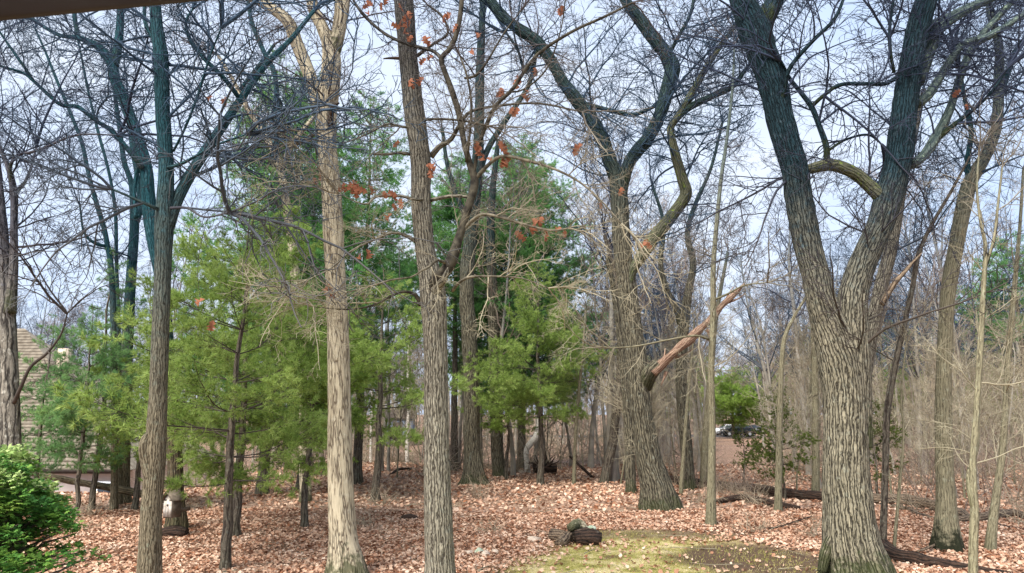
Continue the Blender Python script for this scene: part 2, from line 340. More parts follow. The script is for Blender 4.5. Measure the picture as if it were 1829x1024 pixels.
bn = node(n, 'ShaderNodeTexNoise', Scale=.35, Detail=4.0); n.links.new(pos, bn.inputs[0])
lc = mixc(n, mapr(n, bn.outputs['Fac'], .4, .65, 0, .5), lc, (.2, .13, .08))
al = node(n, 'ShaderNodeAttribute', attribute_name='lawn'); asl = node(n, 'ShaderNodeAttribute', attribute_name='soil')
mn = node(n, 'ShaderNodeTexNoise', Scale=1.3, Detail=6.0, Roughness=.6); n.links.new(pos, mn.inputs[0])
mn2 = node(n, 'ShaderNodeTexNoise', Scale=22.0, Detail=4.0); n.links.new(pos, mn2.inputs[0])
mc = ramp(n, math_(n, 'ADD', math_(n, 'MULTIPLY', mn.outputs['Fac'], .7), math_(n, 'MULTIPLY', mn2.outputs['Fac'], .3)), [(.38, (.13, .085, .045)), (.45, (.24, .23, .05)), (.51, (.4, .34, .13)), (.6, (.6, .5, .28))])
col = mixc(n, al.outputs['Fac'], lc, mc)
col = mixc(n, asl.outputs['Fac'], col, mixc(n, mn2.outputs['Fac'], (.05, .03, .02), (.14, .09, .055)))
n.links.new(col, b.inputs['Base Color']); bp = node(n, 'ShaderNodeBump', Strength=.8, Distance=.05)
n.links.new(math_(n, 'ADD', sp.outputs[1], mn2.outputs['Fac']), bp.inputs['Height']); n.links.new(bp.outputs[0], b.inputs['Normal'])
link('ground', raw_mesh('ground', np.stack([GX, GY, GZ], -1).reshape(-1, 3), F, gm, {'lawn': lawn(GX, GY).ravel(), 'soil': soil(GX, GY).ravel()}, True), kind='structure')
# a road on the far side of the woods
rx = np.linspace(-60, 120, 60); rv = []; rf = []
for i, x in enumerate(rx):
    for yy in (101.5, 108.5): rv.append((x, yy, h1(x, yy) + .05))
for i in range(59): rf.append((2 * i, 2 * i + 2, 2 * i + 3, 2 * i + 1))
link('road', raw_mesh('road', rv, rf, M['asphalt']), kind='structure')

# ================================================================== scattered leaf helper
def scatter(tmpl, tri, pos, size, tilt, seed=0, yaw=None, up=None):
    r = np.random.default_rng(seed); K = len(tmpl); Mn = len(pos)
    yaw = r.uniform(0, 2 * math.pi, Mn) if yaw is None else yaw; a = r.normal(0, tilt, Mn); bb = r.normal(0, tilt, Mn)
    cz, sz, ca, sa, cb, sb = np.cos(yaw), np.sin(yaw), np.cos(a), np.sin(a), np.cos(bb), np.sin(bb); o = np.zeros(Mn); l = np.ones(Mn)
    Rz = np.stack([cz, -sz, o, sz, cz, o, o, o, l], -1).reshape(-1, 3, 3); Rx = np.stack([l, o, o, o, ca, -sa, o, sa, ca], -1).reshape(-1, 3, 3); Ry = np.stack([cb, o, sb, o, l, o, -sb, o, cb], -1).reshape(-1, 3, 3)
    Rm = Rz @ Rx @ Ry; curl = r.uniform(-.5, 1.4, Mn)
    T = np.broadcast_to(tmpl, (Mn, K, 3)).copy(); T[:, :, 2] *= curl[:, None]
    V = np.einsum('mij,mkj->mki', Rm, T) * size[:, None, None] + pos[:, None, :]
    Fc = (tri[None] + (np.arange(Mn) * K)[:, None, None]).reshape(-1, 3)
    return V.reshape(-1, 3), Fc
# a lobed oak leaf, length 1 along y
def oak_leaf(lobes=3, bend=.35):
    ysl = []; c = [(0, -.5, 0)]
    out = []
    for s in (1, -1):
        side = []
        for i in range(lobes):
            t = (i + .5) / lobes; wdt = .34 * math.sin(math.pi * (t * .75 + .15)) + .08
            side.append((s * wdt, -.42 + .85 * t + .06)); side.append((s * wdt * .38, -.42 + .85 * (t + .5 / lobes) + .0))
        out.append(side)
    pts = [(0, -.5)] + out[0][:-1] + [(0, .5)] + out[1][:-1][::-1]
    V = [(0, 0, .0)] + [(x, y, bend * (x * x * 2 + (y * y) * .5)) for x, y in pts]
    k = len(pts); Fc = [(0, 1 + i, 1 + (i + 1) % k) for i in range(k)]
    return np.array(V), np.array(Fc)
LT, LF = oak_leaf(2, .9); LT = LT[[0, 1, 2, 4, 5, 6, 8]]; LF = np.array([(0, 1 + i, 1 + (i + 1) % 6) for i in range(6)])
ok = []
def rand_region(nc, y0, y1, marg=1.08, pw=1.0):
    y = y0 + (y1 - y0) * rng.random(nc) ** pw; x = (rng.random(nc) * 2 - 1) * y * .7 * marg; return x, y
# equal density per area near, thinner with distance
X1, Y1 = rand_region(118000, 10.5, 24, pw=.78); X2, Y2 = rand_region(34000, 24, 46, pw=.8)
X = np.r_[X1, X2]; Y = np.r_[Y1, Y2]
keep = rng.random(len(X)) > np.clip(lawn(X, Y) * 1.0 * (.94 + .06 * n2(X, Y, 1, 3)) + soil(X, Y) * .8, 0, .965)
X, Y = X[keep], Y[keep]; sz_ = (.05 + .07 * rng.random(len(X)) ** 1.3) * np.where(Y > 24, 1.6, 1.0)
V, Fc = scatter(LT, LF, np.stack([X, Y, height(X, Y) + .02 + .03 * rng.random(len(X))], -1), sz_, .5, 3)
link('fallen_leaves', raw_mesh('fallen_leaves', V, Fc, M['litter']), kind='stuff')['label'] = 'carpet of dry brown oak leaves on the woodland floor'
# moss tips and grass
gx = rng.uniform(-2.5, 8.4, 76000); gy = rng.uniform(10.5, 20.5, 76000); kk = rng.random(76000) < lawn(gx, gy) * (.35 + .65 * (n2(gx, gy, 1.2, 4) > -.1)); gx, gy = gx[kk], gy[kk]
bt = np.array([(-.12, 0, 0), (.12, 0, 0), (.0, .35, 1.)]); V, Fc = scatter(bt, np.array([[0, 1, 2]]), np.stack([gx, gy, height(gx, gy)], -1), rng.uniform(.025, .06, len(gx)), .35, 5)
link('moss_and_grass', raw_mesh('moss_and_grass', V, Fc, M['grass']), kind='stuff')['label'] = 'patchy yellow green moss and short grass'
# fallen sticks
t = Tubes(); sx_, sy_ = rand_region(420, 11, 30, pw=.8)
P, Q = grow(np.stack([sx_, sy_, height(sx_, sy_) + .05], -1), np.c_[rng.normal(size=(420, 2)), np.zeros(420)], rng.uniform(.3, 1.5, 420), rng.uniform(.005, .013, 420), 6, .2, 0)
P[:, :, 2] = height(P[:, :, 0], P[:, :, 1]) + .05; t.add(P, Q, 3)
link('fallen_twigs', t.mesh('fallen_twigs', M['twigp']), kind='stuff')['label'] = 'thin dry twigs strewn over the leaf litter'

# ================================================================== traced trees
def trunk_disp(amp_flare, furrow=.0, lobes=5, ph=0., lump=.05, flare_h=.45, seed=0):
    def f(rad, A, th):
        s = A[..., 2]
        fl = 1 + amp_flare * np.exp(-s / flare_h) * (1 + .35 * np.cos(lobes * th + ph) + .2 * np.cos((lobes + 3) * th + 2 * ph))
        n = lump * vnoise(A * np.array([2.2, 2.2, 1.1]) + seed * 7.1, seed) + lump * .5 * vnoise(A * np.array([6, 6, 2.5]) + 3, seed + 1)
        r = rad * fl * (1 + n)
        if furrow: r = r - furrow * (1 - np.abs(vnoise(A * np.array([17, 17, 3.0]), seed + 2)) * 1.5) * .8
        return np.maximum(r, .004)
    return f
def trace(pts, d):
    o = []
    for q in pts:
        p = px(q[0], q[1], d + (q[3] if len(q) > 3 else 0)); o.append((*p, prad(q[2], p)))
    return np.array(o)
SPRAY = {}
for mk in ('twigd', 'twigt', 'twigp'):
    SPRAY[mk] = []
    for v in range(8):
        A, Ra = grow(np.zeros((1, 3)), np.array([[1., 0, 0]]), np.array([1.]), np.array([.011]), 12, .12, .0, .3); B, Rb = sprout(A, Ra, 7, .1, 1, (48, 13), .6, .62, 8, .14, .03, .0036)
        C, Rc = sprout(B, Rb, 4, .12, 1, (46, 13), .6, .78, 6, .2, .03, .0031, lmin=.1); D_, Rd = sprout(C, Rc, 2, .15, 1, (45, 14), .6, .85, 4, .18, .02, .0026, taper=.6, lmin=.07)
        SPRAY[mk].append(Tubes().add(A, Ra, 5).add(B, Rb, 4).add(C, Rc, 3).add(D_, Rd, 3).mesh('branch', M[mk]))
class Tree:
    """traced tree: trunk, limbs as parts, fine twigs as one part"""
    def __init__(s, name, label, pts, d, mat, S=24, step=.08, flare=.5, furrow=0, base=True, cat='tree', group=None, seed=0, lump=.05, fh=.45, below=None):
        tr = trace(pts, d)
        if base:   # continue down to the ground
            g = h1(tr[0][0], tr[0][1]) - .12
            if tr[0][2] > g + .02:
                k = tr[0].copy(); v = tr[0][:3] - tr[1][:3]; v = v / max(-v[2], .2) * (tr[0][2] - g); k[:2] += v[:2] * .6; k[2] = g; k[3] *= 1.04; tr = np.vstack([k, tr])
            else: tr[0][2] = min(tr[0][2], g)
        s.base = tr[0][:3].copy(); s.base[2] = h1(*s.base[:2]); s.root = thing(name, label, cat, s.base, group); s.mat = mat; s.d = d; s.seed = seed
        c = catmull(tr, step); s.trunk = c
        tb = Tubes(s.base).add(c[:, :3], c[:, 3], S, trunk_disp(flare, furrow, 5, seed * 1.3, lump, fh, seed))
        link('trunk', tb.mesh('trunk', M[mat]), s.root); s.hosts = []
    def limb(s, pts, mat=None, S=10, step=.1, host=True, name='limb', label=None, d=None, lump=.08, furrow=0, wk=1.):
        c = catmull(trace(pts, d or s.d), step); c[:, 3] *= wk; c[:, 3] = np.maximum(c[:, 3], .004)
        tb = Tubes(s.base).add(c[:, :3], c[:, 3], S, trunk_disp(0, furrow, lump=lump, seed=s.seed + len(s.hosts)), cap=True)
        link(name, tb.mesh(name, M[mat or s.mat]), s.root, label=label)
        if host: s.hosts.append(c)
        return c
    def twigs(s, mat='twigd', dens=2.2, La=(1.2, 3.4), kB=5, kC=4, kD=3, t0=.2, up=.05, rA=.35, trunk_from=None, ang=(58, 16), wig=.24, maxr=.022, zmin=3.5):
        P0 = []; D0 = []; R0 = []; Ls = []
        hs = list(s.hosts)
        if trunk_from is not None: hs.append(s.trunk[int(len(s.trunk) * trunk_from):])
        for c in hs:
            ln = np.linalg.norm(np.diff(c[:, :3], axis=0), axis=1).sum(); k = max(2, int(ln * dens))
            i = (rng.uniform(.12, .99, k) * (len(c) - 1)).astype(int); i = np.minimum(i, len(c) - 2)
            T = nrm(c[i + 1, :3] - c[i, :3]); a = np.radians(rng.normal(*ang, k))[:, None]
            P0.append(c[i, :3]); D0.append(np.cos(a) * T + np.sin(a) * perp(T)); R0.append(np.minimum(np.maximum(c[i, 3] * rA, .006), maxr)); Ls.append(rng.uniform(La[0], La[1], k) * (1 - .45 * i / len(c)))
            # the tip carries on as finer growth
            k2 = 4; T2 = np.repeat(nrm(c[-1:, :3] - c[-3:-2, :3]), k2, 0); P0.append(np.repeat(c[-1:, :3], k2, 0)); D0.append(T2 + .4 * rng.normal(size=T2.shape)); R0.append(np.full(k2, min(max(c[-1, 3] * .6, .007), .03))); Ls.append(rng.uniform(La[0], La[1], k2))
        P0, D0, R0, Ls = map(np.concatenate, (P0, D0, R0, Ls)); m = P0[:, 2] > zmin; P0, D0, R0, Ls = P0[m], D0[m], R0[m], Ls[m]
        if len(P0) > 290: j = rng.permutation(len(P0))[:290]; P0, D0, R0, Ls = P0[j], D0[j], R0[j], Ls[j]
        for p, dv, l in zip(P0, nrm(D0), Ls):
            o = bpy.data.objects.new('branch', SPRAY[mat][rng.integers(8)]); COL.objects.link(o); o.parent = s.root; o.location = p - s.base
            o.rotation_mode = 'QUATERNION'; o.rotation_quaternion = Vector(dv).to_track_quat('X', 'Z') @ Quaternion((1, 0, 0), rng.uniform(0, 6.28)); o.scale = (l, l, l)
        s.tA = P0[:, None] + nrm(D0)[:, None] * (Ls[:, None] * np.linspace(0, .6, 5)[None])[..., None]; return s
# --- the big forked oak on the right
OAK = Tree('oak_tree', 'massive oak forking low into two thick dark stems, mossy at its foot', [
    (1530, 1012, 104), (1520, 960, 98), (1515, 900, 92), (1511, 850, 88), (1511, 790, 85), (1511, 740, 84), (1509, 690, 86), (1500, 640, 84), (1485, 590, 70), (1468, 540, 58), (1459, 500, 54), (1446, 450, 52), (1435, 400, 54), (1426, 350, 52), (1419, 300, 51), (1404, 250, 52), (1391, 200, 52), (1380, 150, 56), (1363, 100, 56), (1348, 55, 62), (1335, 25, 52), (1315, -20, 40), (1285, -90, 34), (1260, -190, 28, 1)],
    14.6, 'oak', S=110, step=.028, flare=.42, furrow=.02, seed=1, lump=.035, fh=.5)
OAK.limb([(1535, 800, 50, -.06), (1530, 720, 56, -.06), (1525, 650, 66, -.05), (1520, 590, 68), (1522, 540, 60), (1531, 500, 55), (1550, 450, 52), (1573, 400, 52), (1588, 350, 54), (1602, 300, 52), (1610, 250, 52), (1615, 200, 50), (1622, 150, 48), (1630, 100, 46), (1640, 50, 46), (1654, 0, 44), (1670, -80, 36), (1690, -190, 28)], S=90, step=.03, name='stem', lump=.03, furrow=.018)
OAK.limb([(1352, 60, 40), (1372, 25, 36), (1388, -15, 32), (1400, -80, 26), (1425, -190, 20)])
OAK.limb([(1575, 352, 30), (1556, 335, 26), (1530, 312, 25), (1500, 298, 24), (1478, 295, 22), (1455, 300, 20), (1430, 306, 15)], mat='mossy', S=16, label='short arched limb covered in green moss')
OAK.limb([(1476, 296, 13), (1476, 262, 12), (1462, 222, 10), (1450, 192, 11), (1430, 165, 9), (1410, 140, 8), (1395, 110, 6, -.3)])
OAK.limb([(1450, 190, 8), (1470, 172, 8, -.2), (1500, 152, 8, -.3), (1545, 150, 8, -.2), (1580, 150, 9), (1600, 140, 9)])
OAK.limb([(1597, 130, 7), (1590, 90, 7, -.2), (1590, 40, 6, -.3), (1600, -20, 5, -.4)])
OAK.limb([(1478, 270, 6), (1510, 250, 5, .3), (1550, 241, 5, .5), (1575, 258, 3, .8)])
OAK.limb([(1640, 185, 22), (1662, 165, 18, .1), (1690, 120, 17, .3), (1720, 80, 16, .5), (1760, 68, 17, .7), (1800, 45, 15, .9), (1850, 10, 12, 1.2)], mat='lich')
OAK.limb([(1628, 295, 22), (1650, 278, 20, .1), (1672, 245, 20, .3), (1695, 200, 18, .6), (1708, 160, 16, .9), (1730, 100, 16, 1.2), (1765, 50, 14, 1.5), (1830, -20, 11, 2)], mat='lich', label='pale lichen covered side limb')
OAK.limb([(1672, 250, 12, .3), (1705, 222, 10, .2), (1740, 195, 8, 0), (1775, 160, 7, -.3), (1800, 120, 5, -.5)])
OAK.limb([(1635, 145, 36, .2), (1655, 90, 38, .4), (1668, 55, 38, .6), (1690, 38, 28, .9), (1725, 18, 22, 1.2), (1765, 0, 18, 1.5), (1830, -30, 14, 2)], mat='lich', S=16, label='thick limb crusted with pale green lichen')
OAK.limb([(1390, 215, 14), (1400, 160, 10, -.3), (1412, 120, 9, -.5), (1450, 75, 8, -.8), (1490, 35, 7, -1), (1510, -10, 5, -1.2)])
OAK.limb([(1575, 545, 12, -.1), (1595, 510, 11, -.2), (1618, 483, 9, -.2), (1646, 452, 3, -.2)], mat='log', name='broken_limb', label='snapped bare limb stub pointing up right', host=False, S=9, lump=.25)
# root burl on the left of the foot
c = catmull(trace([(1468, 1022, 22), (1474, 992, 26), (1484, 965, 24), (1497, 940, 12)], 14.5), .05); link('root_burl', Tubes(OAK.base).add(c[:, :3], c[:, 3], 20, trunk_disp(0, .01, lump=.25, seed=9), cap=True).mesh('root_burl', M['oak']), OAK.root)
OAK.twigs('twigd', dens=2.5, La=(1.2, 3.4), trunk_from=.55)

# --- middle oak with the snapped limb
OK2 = Tree('oak_tree', 'leaning dark oak behind the moss patch with a snapped reddish limb', [
    (1176, 893, 60), (1168, 855, 52), (1161, 830, 47), (1154, 790, 43), (1147, 750, 41), (1142, 710, 39), (1138, 660, 39), (1132, 612, 37), (1126, 560, 36), (1120, 512, 34), (1112, 450, 33), (1108, 400, 32), (1106, 350, 33), (1103, 320, 32), (1090, 290, 27), (1077, 252, 25), (1055, 210, 24), (1035, 185, 26), (1005, 145, 22), (982, 105, 22), (955, 72, 23), (910, 40, 20), (885, 12, 18), (850, -40, 15), (800, -120, 12)],
    24.6, 'midoak', S=72, step=.05, flare=.45, furrow=.03, seed=2, lump=.05, fh=.55)
OK2.limb([(1108, 345, 24), (1122, 295, 22), (1140, 268, 24), (1158, 246, 24), (1180, 202, 25), (1193, 155, 27), (1201, 120, 29), (1188, 95, 24), (1170, 72, 24), (1142, 35, 22), (1117, 0, 20), (1090, -60, 16), (1060, -140, 12)], S=24, name='stem', furrow=.01)
OK2.limb([(1118, 520, 22, -.1), (1132, 480, 22, -.2), (1160, 435, 30, -.4), (1182, 408, 29, -.5), (1204, 380, 29, -.6), (1225, 348, 28, -.7), (1218, 318, 24, -.8), (1206, 275, 22, -.9), (1198, 230, 17, -1), (1213, 205, 18, -1.1), (1235, 168, 16, -1.2), (1262, 120, 14, -1.3), (1290, 78, 12, -1.4), (1318, 40, 9, -1.5)], wk=.8, mat='mossy', S=18, name='stem', label='crooked side stem patched with moss')
OK2.limb([(1212, 208, 12, -1.1), (1235, 190, 13, -1.2), (1270, 173, 12, -1.3), (1308, 155, 10, -1.5), (1335, 120, 7, -1.8)])
OK2.limb([(1150, 690, 30), (1160, 668, 30, -.3), (1178, 648, 24, -.5)], mat='midoak', name='limb_stub', host=False, S=14)
OK2.limb([(1166, 666, 24, -.5), (1184, 648, 23, -.6), (1206, 628, 20, -.7), (1232, 605, 24, -.8), (1258, 581, 17, -.9), (1270, 570, 19, -.95), (1288, 548, 13, -1), (1308, 530, 14, -1), (1330, 506, 2, -1)], wk=.82, mat='split', name='broken_limb', host=False, S=11, lump=.35, label='snapped limb of splintered reddish wood pointing up right')
for q in ([(1178, 664, 8, -.55), (1186, 640, 6, -.6), (1188, 622, 1, -.6)], [(1190, 664, 8, -.5), (1186, 676, 5, -.5), (1180, 690, 1, -.5)], [(1262, 588, 8, -.9), (1268, 600, 6, -.9), (1264, 612, 1, -.9)], [(1300, 540, 7, -1), (1318, 534, 4, -1), (1332, 524, 1, -1)], [(1290, 550, 6, -1), (1300, 528, 4, -1), (1310, 512, 1, -1)], [(1205, 640, 8, -.6), (1225, 632, 5, -.65), (1240, 622, 1, -.7)]):
    OK2.limb(q, mat='split', S=6, name='splinter', host=False, lump=.3)
OK2.limb([(1022, 180, 9, 0), (1080, 195, 8, .3), (1130, 205, 8, .5), (1170, 190, 6, .6)])
OK2.limb([(1196, 95, 7), (1215, 60, 7, -.3), (1235, 20, 6, -.5), (1240, -30, 4, -.5)])
OK2.limb([(965, 85, 7), (940, 130, 6, .3), (925, 90, 5, .6), (905, 60, 4, .8)])
OK2.twigs('twigt', dens=2.4, La=(2, 5), trunk_from=.42, kC=5, maxr=.03)

# --- the pale shaggy trunk left of centre
PALE = Tree('shagbark_tree', 'tall cream trunk with peeling plated bark standing left of centre', [
    (617, 1008, 62), (614, 975, 54), (611, 930, 48), (609, 880, 46), (607, 812, 45), (606, 712, 43), (604, 612, 40), (600, 512, 38), (597, 450, 37), (592, 350, 36), (587, 300, 35), (584, 250, 35), (583, 210, 37), (588, 160, 38), (592, 110, 34), (588, 80, 27), (576, 50, 22), (560, 15, 21), (550, -40, 17), (535, -130, 13)],
    14.7, 'pale', S=72, step=.035, flare=.5, furrow=.009, seed=3, lump=.04, fh=.3)
PALE.limb([(592, 110, 24), (603, 65, 25), (609, 30, 25), (613, -10, 25), (620, -80, 20), (632, -170, 15)], S=30, name='stem')
PALE.limb([(578, 225, 22, .05), (565, 170, 24, .1), (548, 122, 24, .15), (530, 78, 24, .2), (515, 40, 23, .2), (487, 16, 20, .3), (450, -4, 18, .4), (410, -20, 14, .5)], S=24, name='stem')
PALE.limb([(590, 225, 12, -.15), (592, 200, 10, -.3), (598, 188, 8, -.36), (606, 184, 3, -.4)], mat='dark', name='branch_stub', host=False)
PALE.limb([(578, 232, 7), (530, 255, 6, .2), (480, 262, 5, .4), (430, 265, 4, .7)], mat='grey')
PALE.twigs('twigp', dens=2.8, La=(1.0, 2.6), kC=4, zmin=6.5, trunk_from=.62)

# --- the grey furrowed oak in the centre foreground with russet leaves
CEN = Tree('oak_tree', 'grey furrowed oak at centre front holding russet leaves on crooked limbs', [
    (787, 1040, 53), (784, 960, 52), (782, 900, 50), (780, 812, 47), (779, 712, 44), (778, 640, 44), (776, 575, 45), (774, 535, 48), (770, 500, 44), (763, 465, 37), (758, 430, 35), (752, 360, 37), (752, 300, 36), (747, 250, 37), (740, 200, 38), (734, 150, 36), (729, 100, 34), (725, 50, 35), (721, 0, 35), (715, -80, 28), (705, -190, 20)],
    12.4, 'grey', S=84, step=.028, flare=.3, furrow=.011, seed=4, lump=.03)
zs = CEN.limb(wk=1.0, pts=[(772, 520, 26, -.05), (782, 498, 24, -.25), (796, 485, 22, -.32), (808, 462, 21, -.35), (818, 430, 16, -.35), (826, 405, 15, -.35), (838, 365, 15, -.35), (848, 325, 15, -.35), (838, 290, 12, -.35), (828, 250, 11, -.35), (820, 205, 11, -.35), (808, 165, 11, -.4), (795, 130, 10, -.45), (788, 105, 10, -.5), (805, 85, 9, -.5), (818, 50, 9, -.5), (825, 0, 8, -.5), (828, -60, 6, -.5)], mat='limbd', S=14, furrow=0, label='crooked dark limb rising from a swollen knot')
knot = CEN.limb(wk=.78, pts=[(770, 540, 30, -.05), (780, 512, 30, -.2), (792, 500, 20, -.35), (800, 478, 10, -.4)], S=16, host=False, name='knot', lump=.3)
CEN.limb(wk=.78, pts=[(846, 320, 11, -.35), (850, 285, 8, -.4), (862, 240, 9, -.5), (885, 190, 9, -.6), (915, 160, 9, -.7), (945, 115, 8, -.8), (972, 88, 8, -.9), (1025, 55, 7, -1), (1080, 30, 6, -1.1), (1130, 5, 4, -1.2)], mat='limbd')
CEN.limb(wk=.78, pts=[(848, 322, 10, -.35), (862, 305, 9, -.4), (885, 284, 8, -.5), (905, 279, 7, -.6), (945, 288, 7, -.8), (985, 300, 6, -1), (1030, 322, 5, -1.2), (1070, 355, 4, -1.4), (1110, 400, 3, -1.5)], mat='limbp')
CEN.limb(wk=.78, pts=[(820, 418, 8, -.35), (845, 392, 7, -.4), (865, 383, 7, -.5), (900, 390, 7, -.7), (940, 402, 6, -.9), (985, 412, 5, -1.1), (1015, 408, 4, -1.2)], mat='limbp')
CEN.limb(wk=.78, pts=[(770, 280, 14, .1), (785, 262, 12, .0), (805, 250, 10, -.1), (820, 225, 9, -.2), (840, 200, 8, -.3), (885, 190, 6, -.4), (960, 185, 5, -.5), (1040, 200, 4, -.6)])
CEN.limb(wk=.78, pts=[(735, 276, 9), (712, 273, 8, -.1), (690, 276, 7, -.2), (665, 275, 5, -.3)], host=False, name='broken_limb')
CEN.limb(wk=.78, pts=[(765, 357, 9), (740, 356, 8, -.3), (715, 350, 7, -.4), (690, 350, 7, -.5), (670, 352, 6, -.6), (655, 365, 4, -.7), (630, 358, 3, -.8), (605, 345, 2.5, -.9)])
CEN.limb(wk=.78, pts=[(768, 358, 9), (795, 352, 9, -.2), (812, 350, 8, -.3), (838, 352, 7, -.35)], host=False)
CEN.limb(wk=.78, pts=[(745, 432, 11), (722, 420, 8, -.2), (700, 416, 7, -.3), (660, 432, 6, -.5), (625, 450, 5, -.6), (590, 480, 4, -.8), (550, 500, 2.5, -.9)], mat='grey')
CEN.limb(wk=.78, pts=[(752, 545, 14), (742, 527, 9, -.1), (722, 521, 7, -.2), (700, 528, 6, -.3), (665, 546, 5, -.5), (617, 553, 3.5, -.6), (560, 548, 2.5, -.8)], mat='limbd')
CEN.limb(wk=.78, pts=[(796, 470, 8, -.4), (780, 465, 7, -.6), (768, 476, 7, -.7), (752, 484, 6, -.8), (735, 495, 5, -.8), (700, 500, 5, -.9), (660, 512, 4, -1), (620, 522, 3, -1)], mat='limbp', lump=.2)
CEN.limb(wk=.78, pts=[(808, 520, 8, -.2), (820, 505, 7, -.4), (840, 495, 6, -.5), (880, 494, 5, -.7), (930, 497, 4, -.9), (980, 515, 3, -1)], mat='limbp')
CEN.limb(wk=.78, pts=[(748, 215, 8), (778, 213, 6, -.3), (820, 215, 5, -.5), (870, 225, 4, -.6)], mat='limbd')
CEN.limb(wk=.78, pts=[(742, 230, 7), (715, 226, 6, -.2), (690, 222, 5, -.3), (655, 240, 4, -.4), (610, 255, 3, -.5), (560, 250, 2.5, -.6)], mat='grey')
CEN.limb(wk=.78, pts=[(792, 110, 8, -.5), (775, 92, 8, -.4), (750, 85, 8, -.4), (722, 77, 8, -.45), (690, 62, 7, -.5), (660, 38, 7, -.5), (640, 15, 6, -.6), (620, -20, 5, -.6)], mat='grey')
CEN.limb(wk=.78, pts=[(745, 100, 9, 0), (775, 78, 7, -.2), (800, 60, 6, -.3), (790, 30, 5, -.3), (765, 10, 4, -.4)], mat='limbd')
CEN.limb(wk=.78, pts=[(725, 105, 9), (700, 104, 6, -.1), (685, 105, 3, -.2)], mat='dark', name='branch_stub', host=False)
CEN.limb(wk=.78, pts=[(833, 290, 7, -.4), (838, 250, 6, -.6), (842, 190, 6, -.6), (835, 140, 5, -.6), (820, 95, 4, -.5)], mat='limbd')
CEN.limb(wk=.78, pts=[(830, 140, 6, -.5), (850, 135, 6, -.6), (870, 110, 5, -.7), (900, 60, 4, -.8), (930, 20, 3, -.9)], mat='limbd')
CEN.limb(wk=.78, pts=[(905, 165, 5, -.6), (935, 160, 4, -.7), (975, 125, 4, -.8), (1000, 60, 3, -.9), (1010, 0, 3, -1)], mat='limbd')
CEN.twigs('twigp', dens=3.2, La=(.5, 1.5), kB=4, kC=4, kD=2, rA=.5, up=.0, maxr=.011, zmin=4.2)

# --- left tree with the broken stub
LFT = Tree('maple_tree', 'slim brown trunk at front left with a broken stub and blue green top', [
    (266, 1045, 46), (268, 980, 43), (270, 912, 40), (275, 850, 40), (278, 800, 40), (281, 740, 37), (283, 700, 34), (285, 640, 33), (287, 580, 32), (290, 512, 31), (292, 450, 33), (293, 410, 36), (295, 360, 33), (297, 300, 29), (294, 250, 28), (291, 200, 28), (289, 150, 29), (287, 100, 28), (280, 50, 25), (276, 0, 23), (268, -70, 20), (262, -170, 14)],
    12.6, 'teal', S=60, step=.035, flare=.3, furrow=.006, seed=5, lump=.05)
LFT.limb([(272, 860, 28, -.05), (262, 825, 26, -.08), (258, 800, 24, -.1), (259, 785, 19, -.1), (266, 772, 6, -.1)], name='broken_stub', host=False, S=20, lump=.14, label='short broken stub on the side of the trunk')
LFT.limb([(300, 405, 26, .0), (315, 360, 24, .1), (340, 312, 22, .2), (370, 265, 20, .3), (400, 222, 18, .4), (425, 185, 16, .5), (450, 150, 13, .7), (480, 110, 11, .9), (520, 70, 9, 1.2), (560, 20, 7, 1.5)], S=16)
LFT.limb([(427, 175, 9, .5), (400, 140, 9, .3), (365, 105, 9, .2), (340, 72, 8, .1), (332, 40, 6, 0), (345, 15, 4, 0)])
LFT.limb([(310, 270, 5), (330, 230, 5, -.3), (350, 180, 5, -.5), (372, 110, 4, -.7), (395, 50, 3, -.9)])
LFT.limb([(300, 300, 7, -.1), (330, 290, 6, -.3), (380, 262, 5, -.5), (440, 240, 3, -.8)])
LFT.limb([(285, 375, 8, -.1), (262, 365, 7, -.3), (240, 355, 6, -.4), (200, 338, 4, -.6)])
LFT.limb([(285, 80, 9), (268, 60, 9, .1), (258, 30, 8, .2), (262, -20, 7, .3)])
LFT.limb([(305, 372, 6, -.1), (335, 372, 5, -.3), (365, 388, 4, -.5), (410, 380, 3, -.8)], mat='twigd')
LFT.twigs('twigt', dens=2.6, La=(1.3, 3.6), trunk_from=.55, zmin=4.8)
# --- the tree behind it, carrying the birdhouse
BEH = Tree('oak_tree', 'crooked blue green oak behind the slim left trunk, birdhouse at its foot', [
    (315, 928, 34), (313, 880, 31), (312, 820, 28), (306, 720, 25), (298, 600, 24), (288, 500, 25), (275, 430, 27), (265, 360, 28), (260, 300, 26), (246, 250, 24), (226, 190, 22), (207, 145, 22), (200, 115, 21), (186, 95, 20), (170, 80, 15), (140, 68, 11), (110, 64, 9), (85, 52, 8), (45, 25, 6)],
    20.5, 'behd', S=40, step=.06, flare=.4, furrow=.01, seed=6)
BEH.limb([(203, 120, 18), (210, 85, 17), (214, 45, 15), (216, 0, 14), (220, -80, 12)], S=14)
BEH.limb([(140, 68, 9), (134, 35, 9), (132, -10, 7)])
BEH.limb([(255, 300, 11, -.2), (235, 275, 10, -.4), (200, 235, 10, -.6), (170, 215, 9, -.8), (140, 192, 10, -1), (110, 188, 8, -1.1), (85, 168, 8, -1.2), (60, 145, 7, -1.4), (40, 130, 6, -1.5), (0, 118, 5, -1.8)])
BEH.limb([(60, 145, 7, -1.4), (40, 115, 6, -1.5), (15, 80, 5, -1.6), (-5, 50, 4, -1.8)])
BEH.limb([(262, 330, 12), (248, 300, 10, -.1), (240, 340, 8, -.2), (243, 390, 8, -.3)], host=False)
BEH.twigs('twigt', dens=2.5, La=(1.2, 3.6), trunk_from=.5, zmin=5)
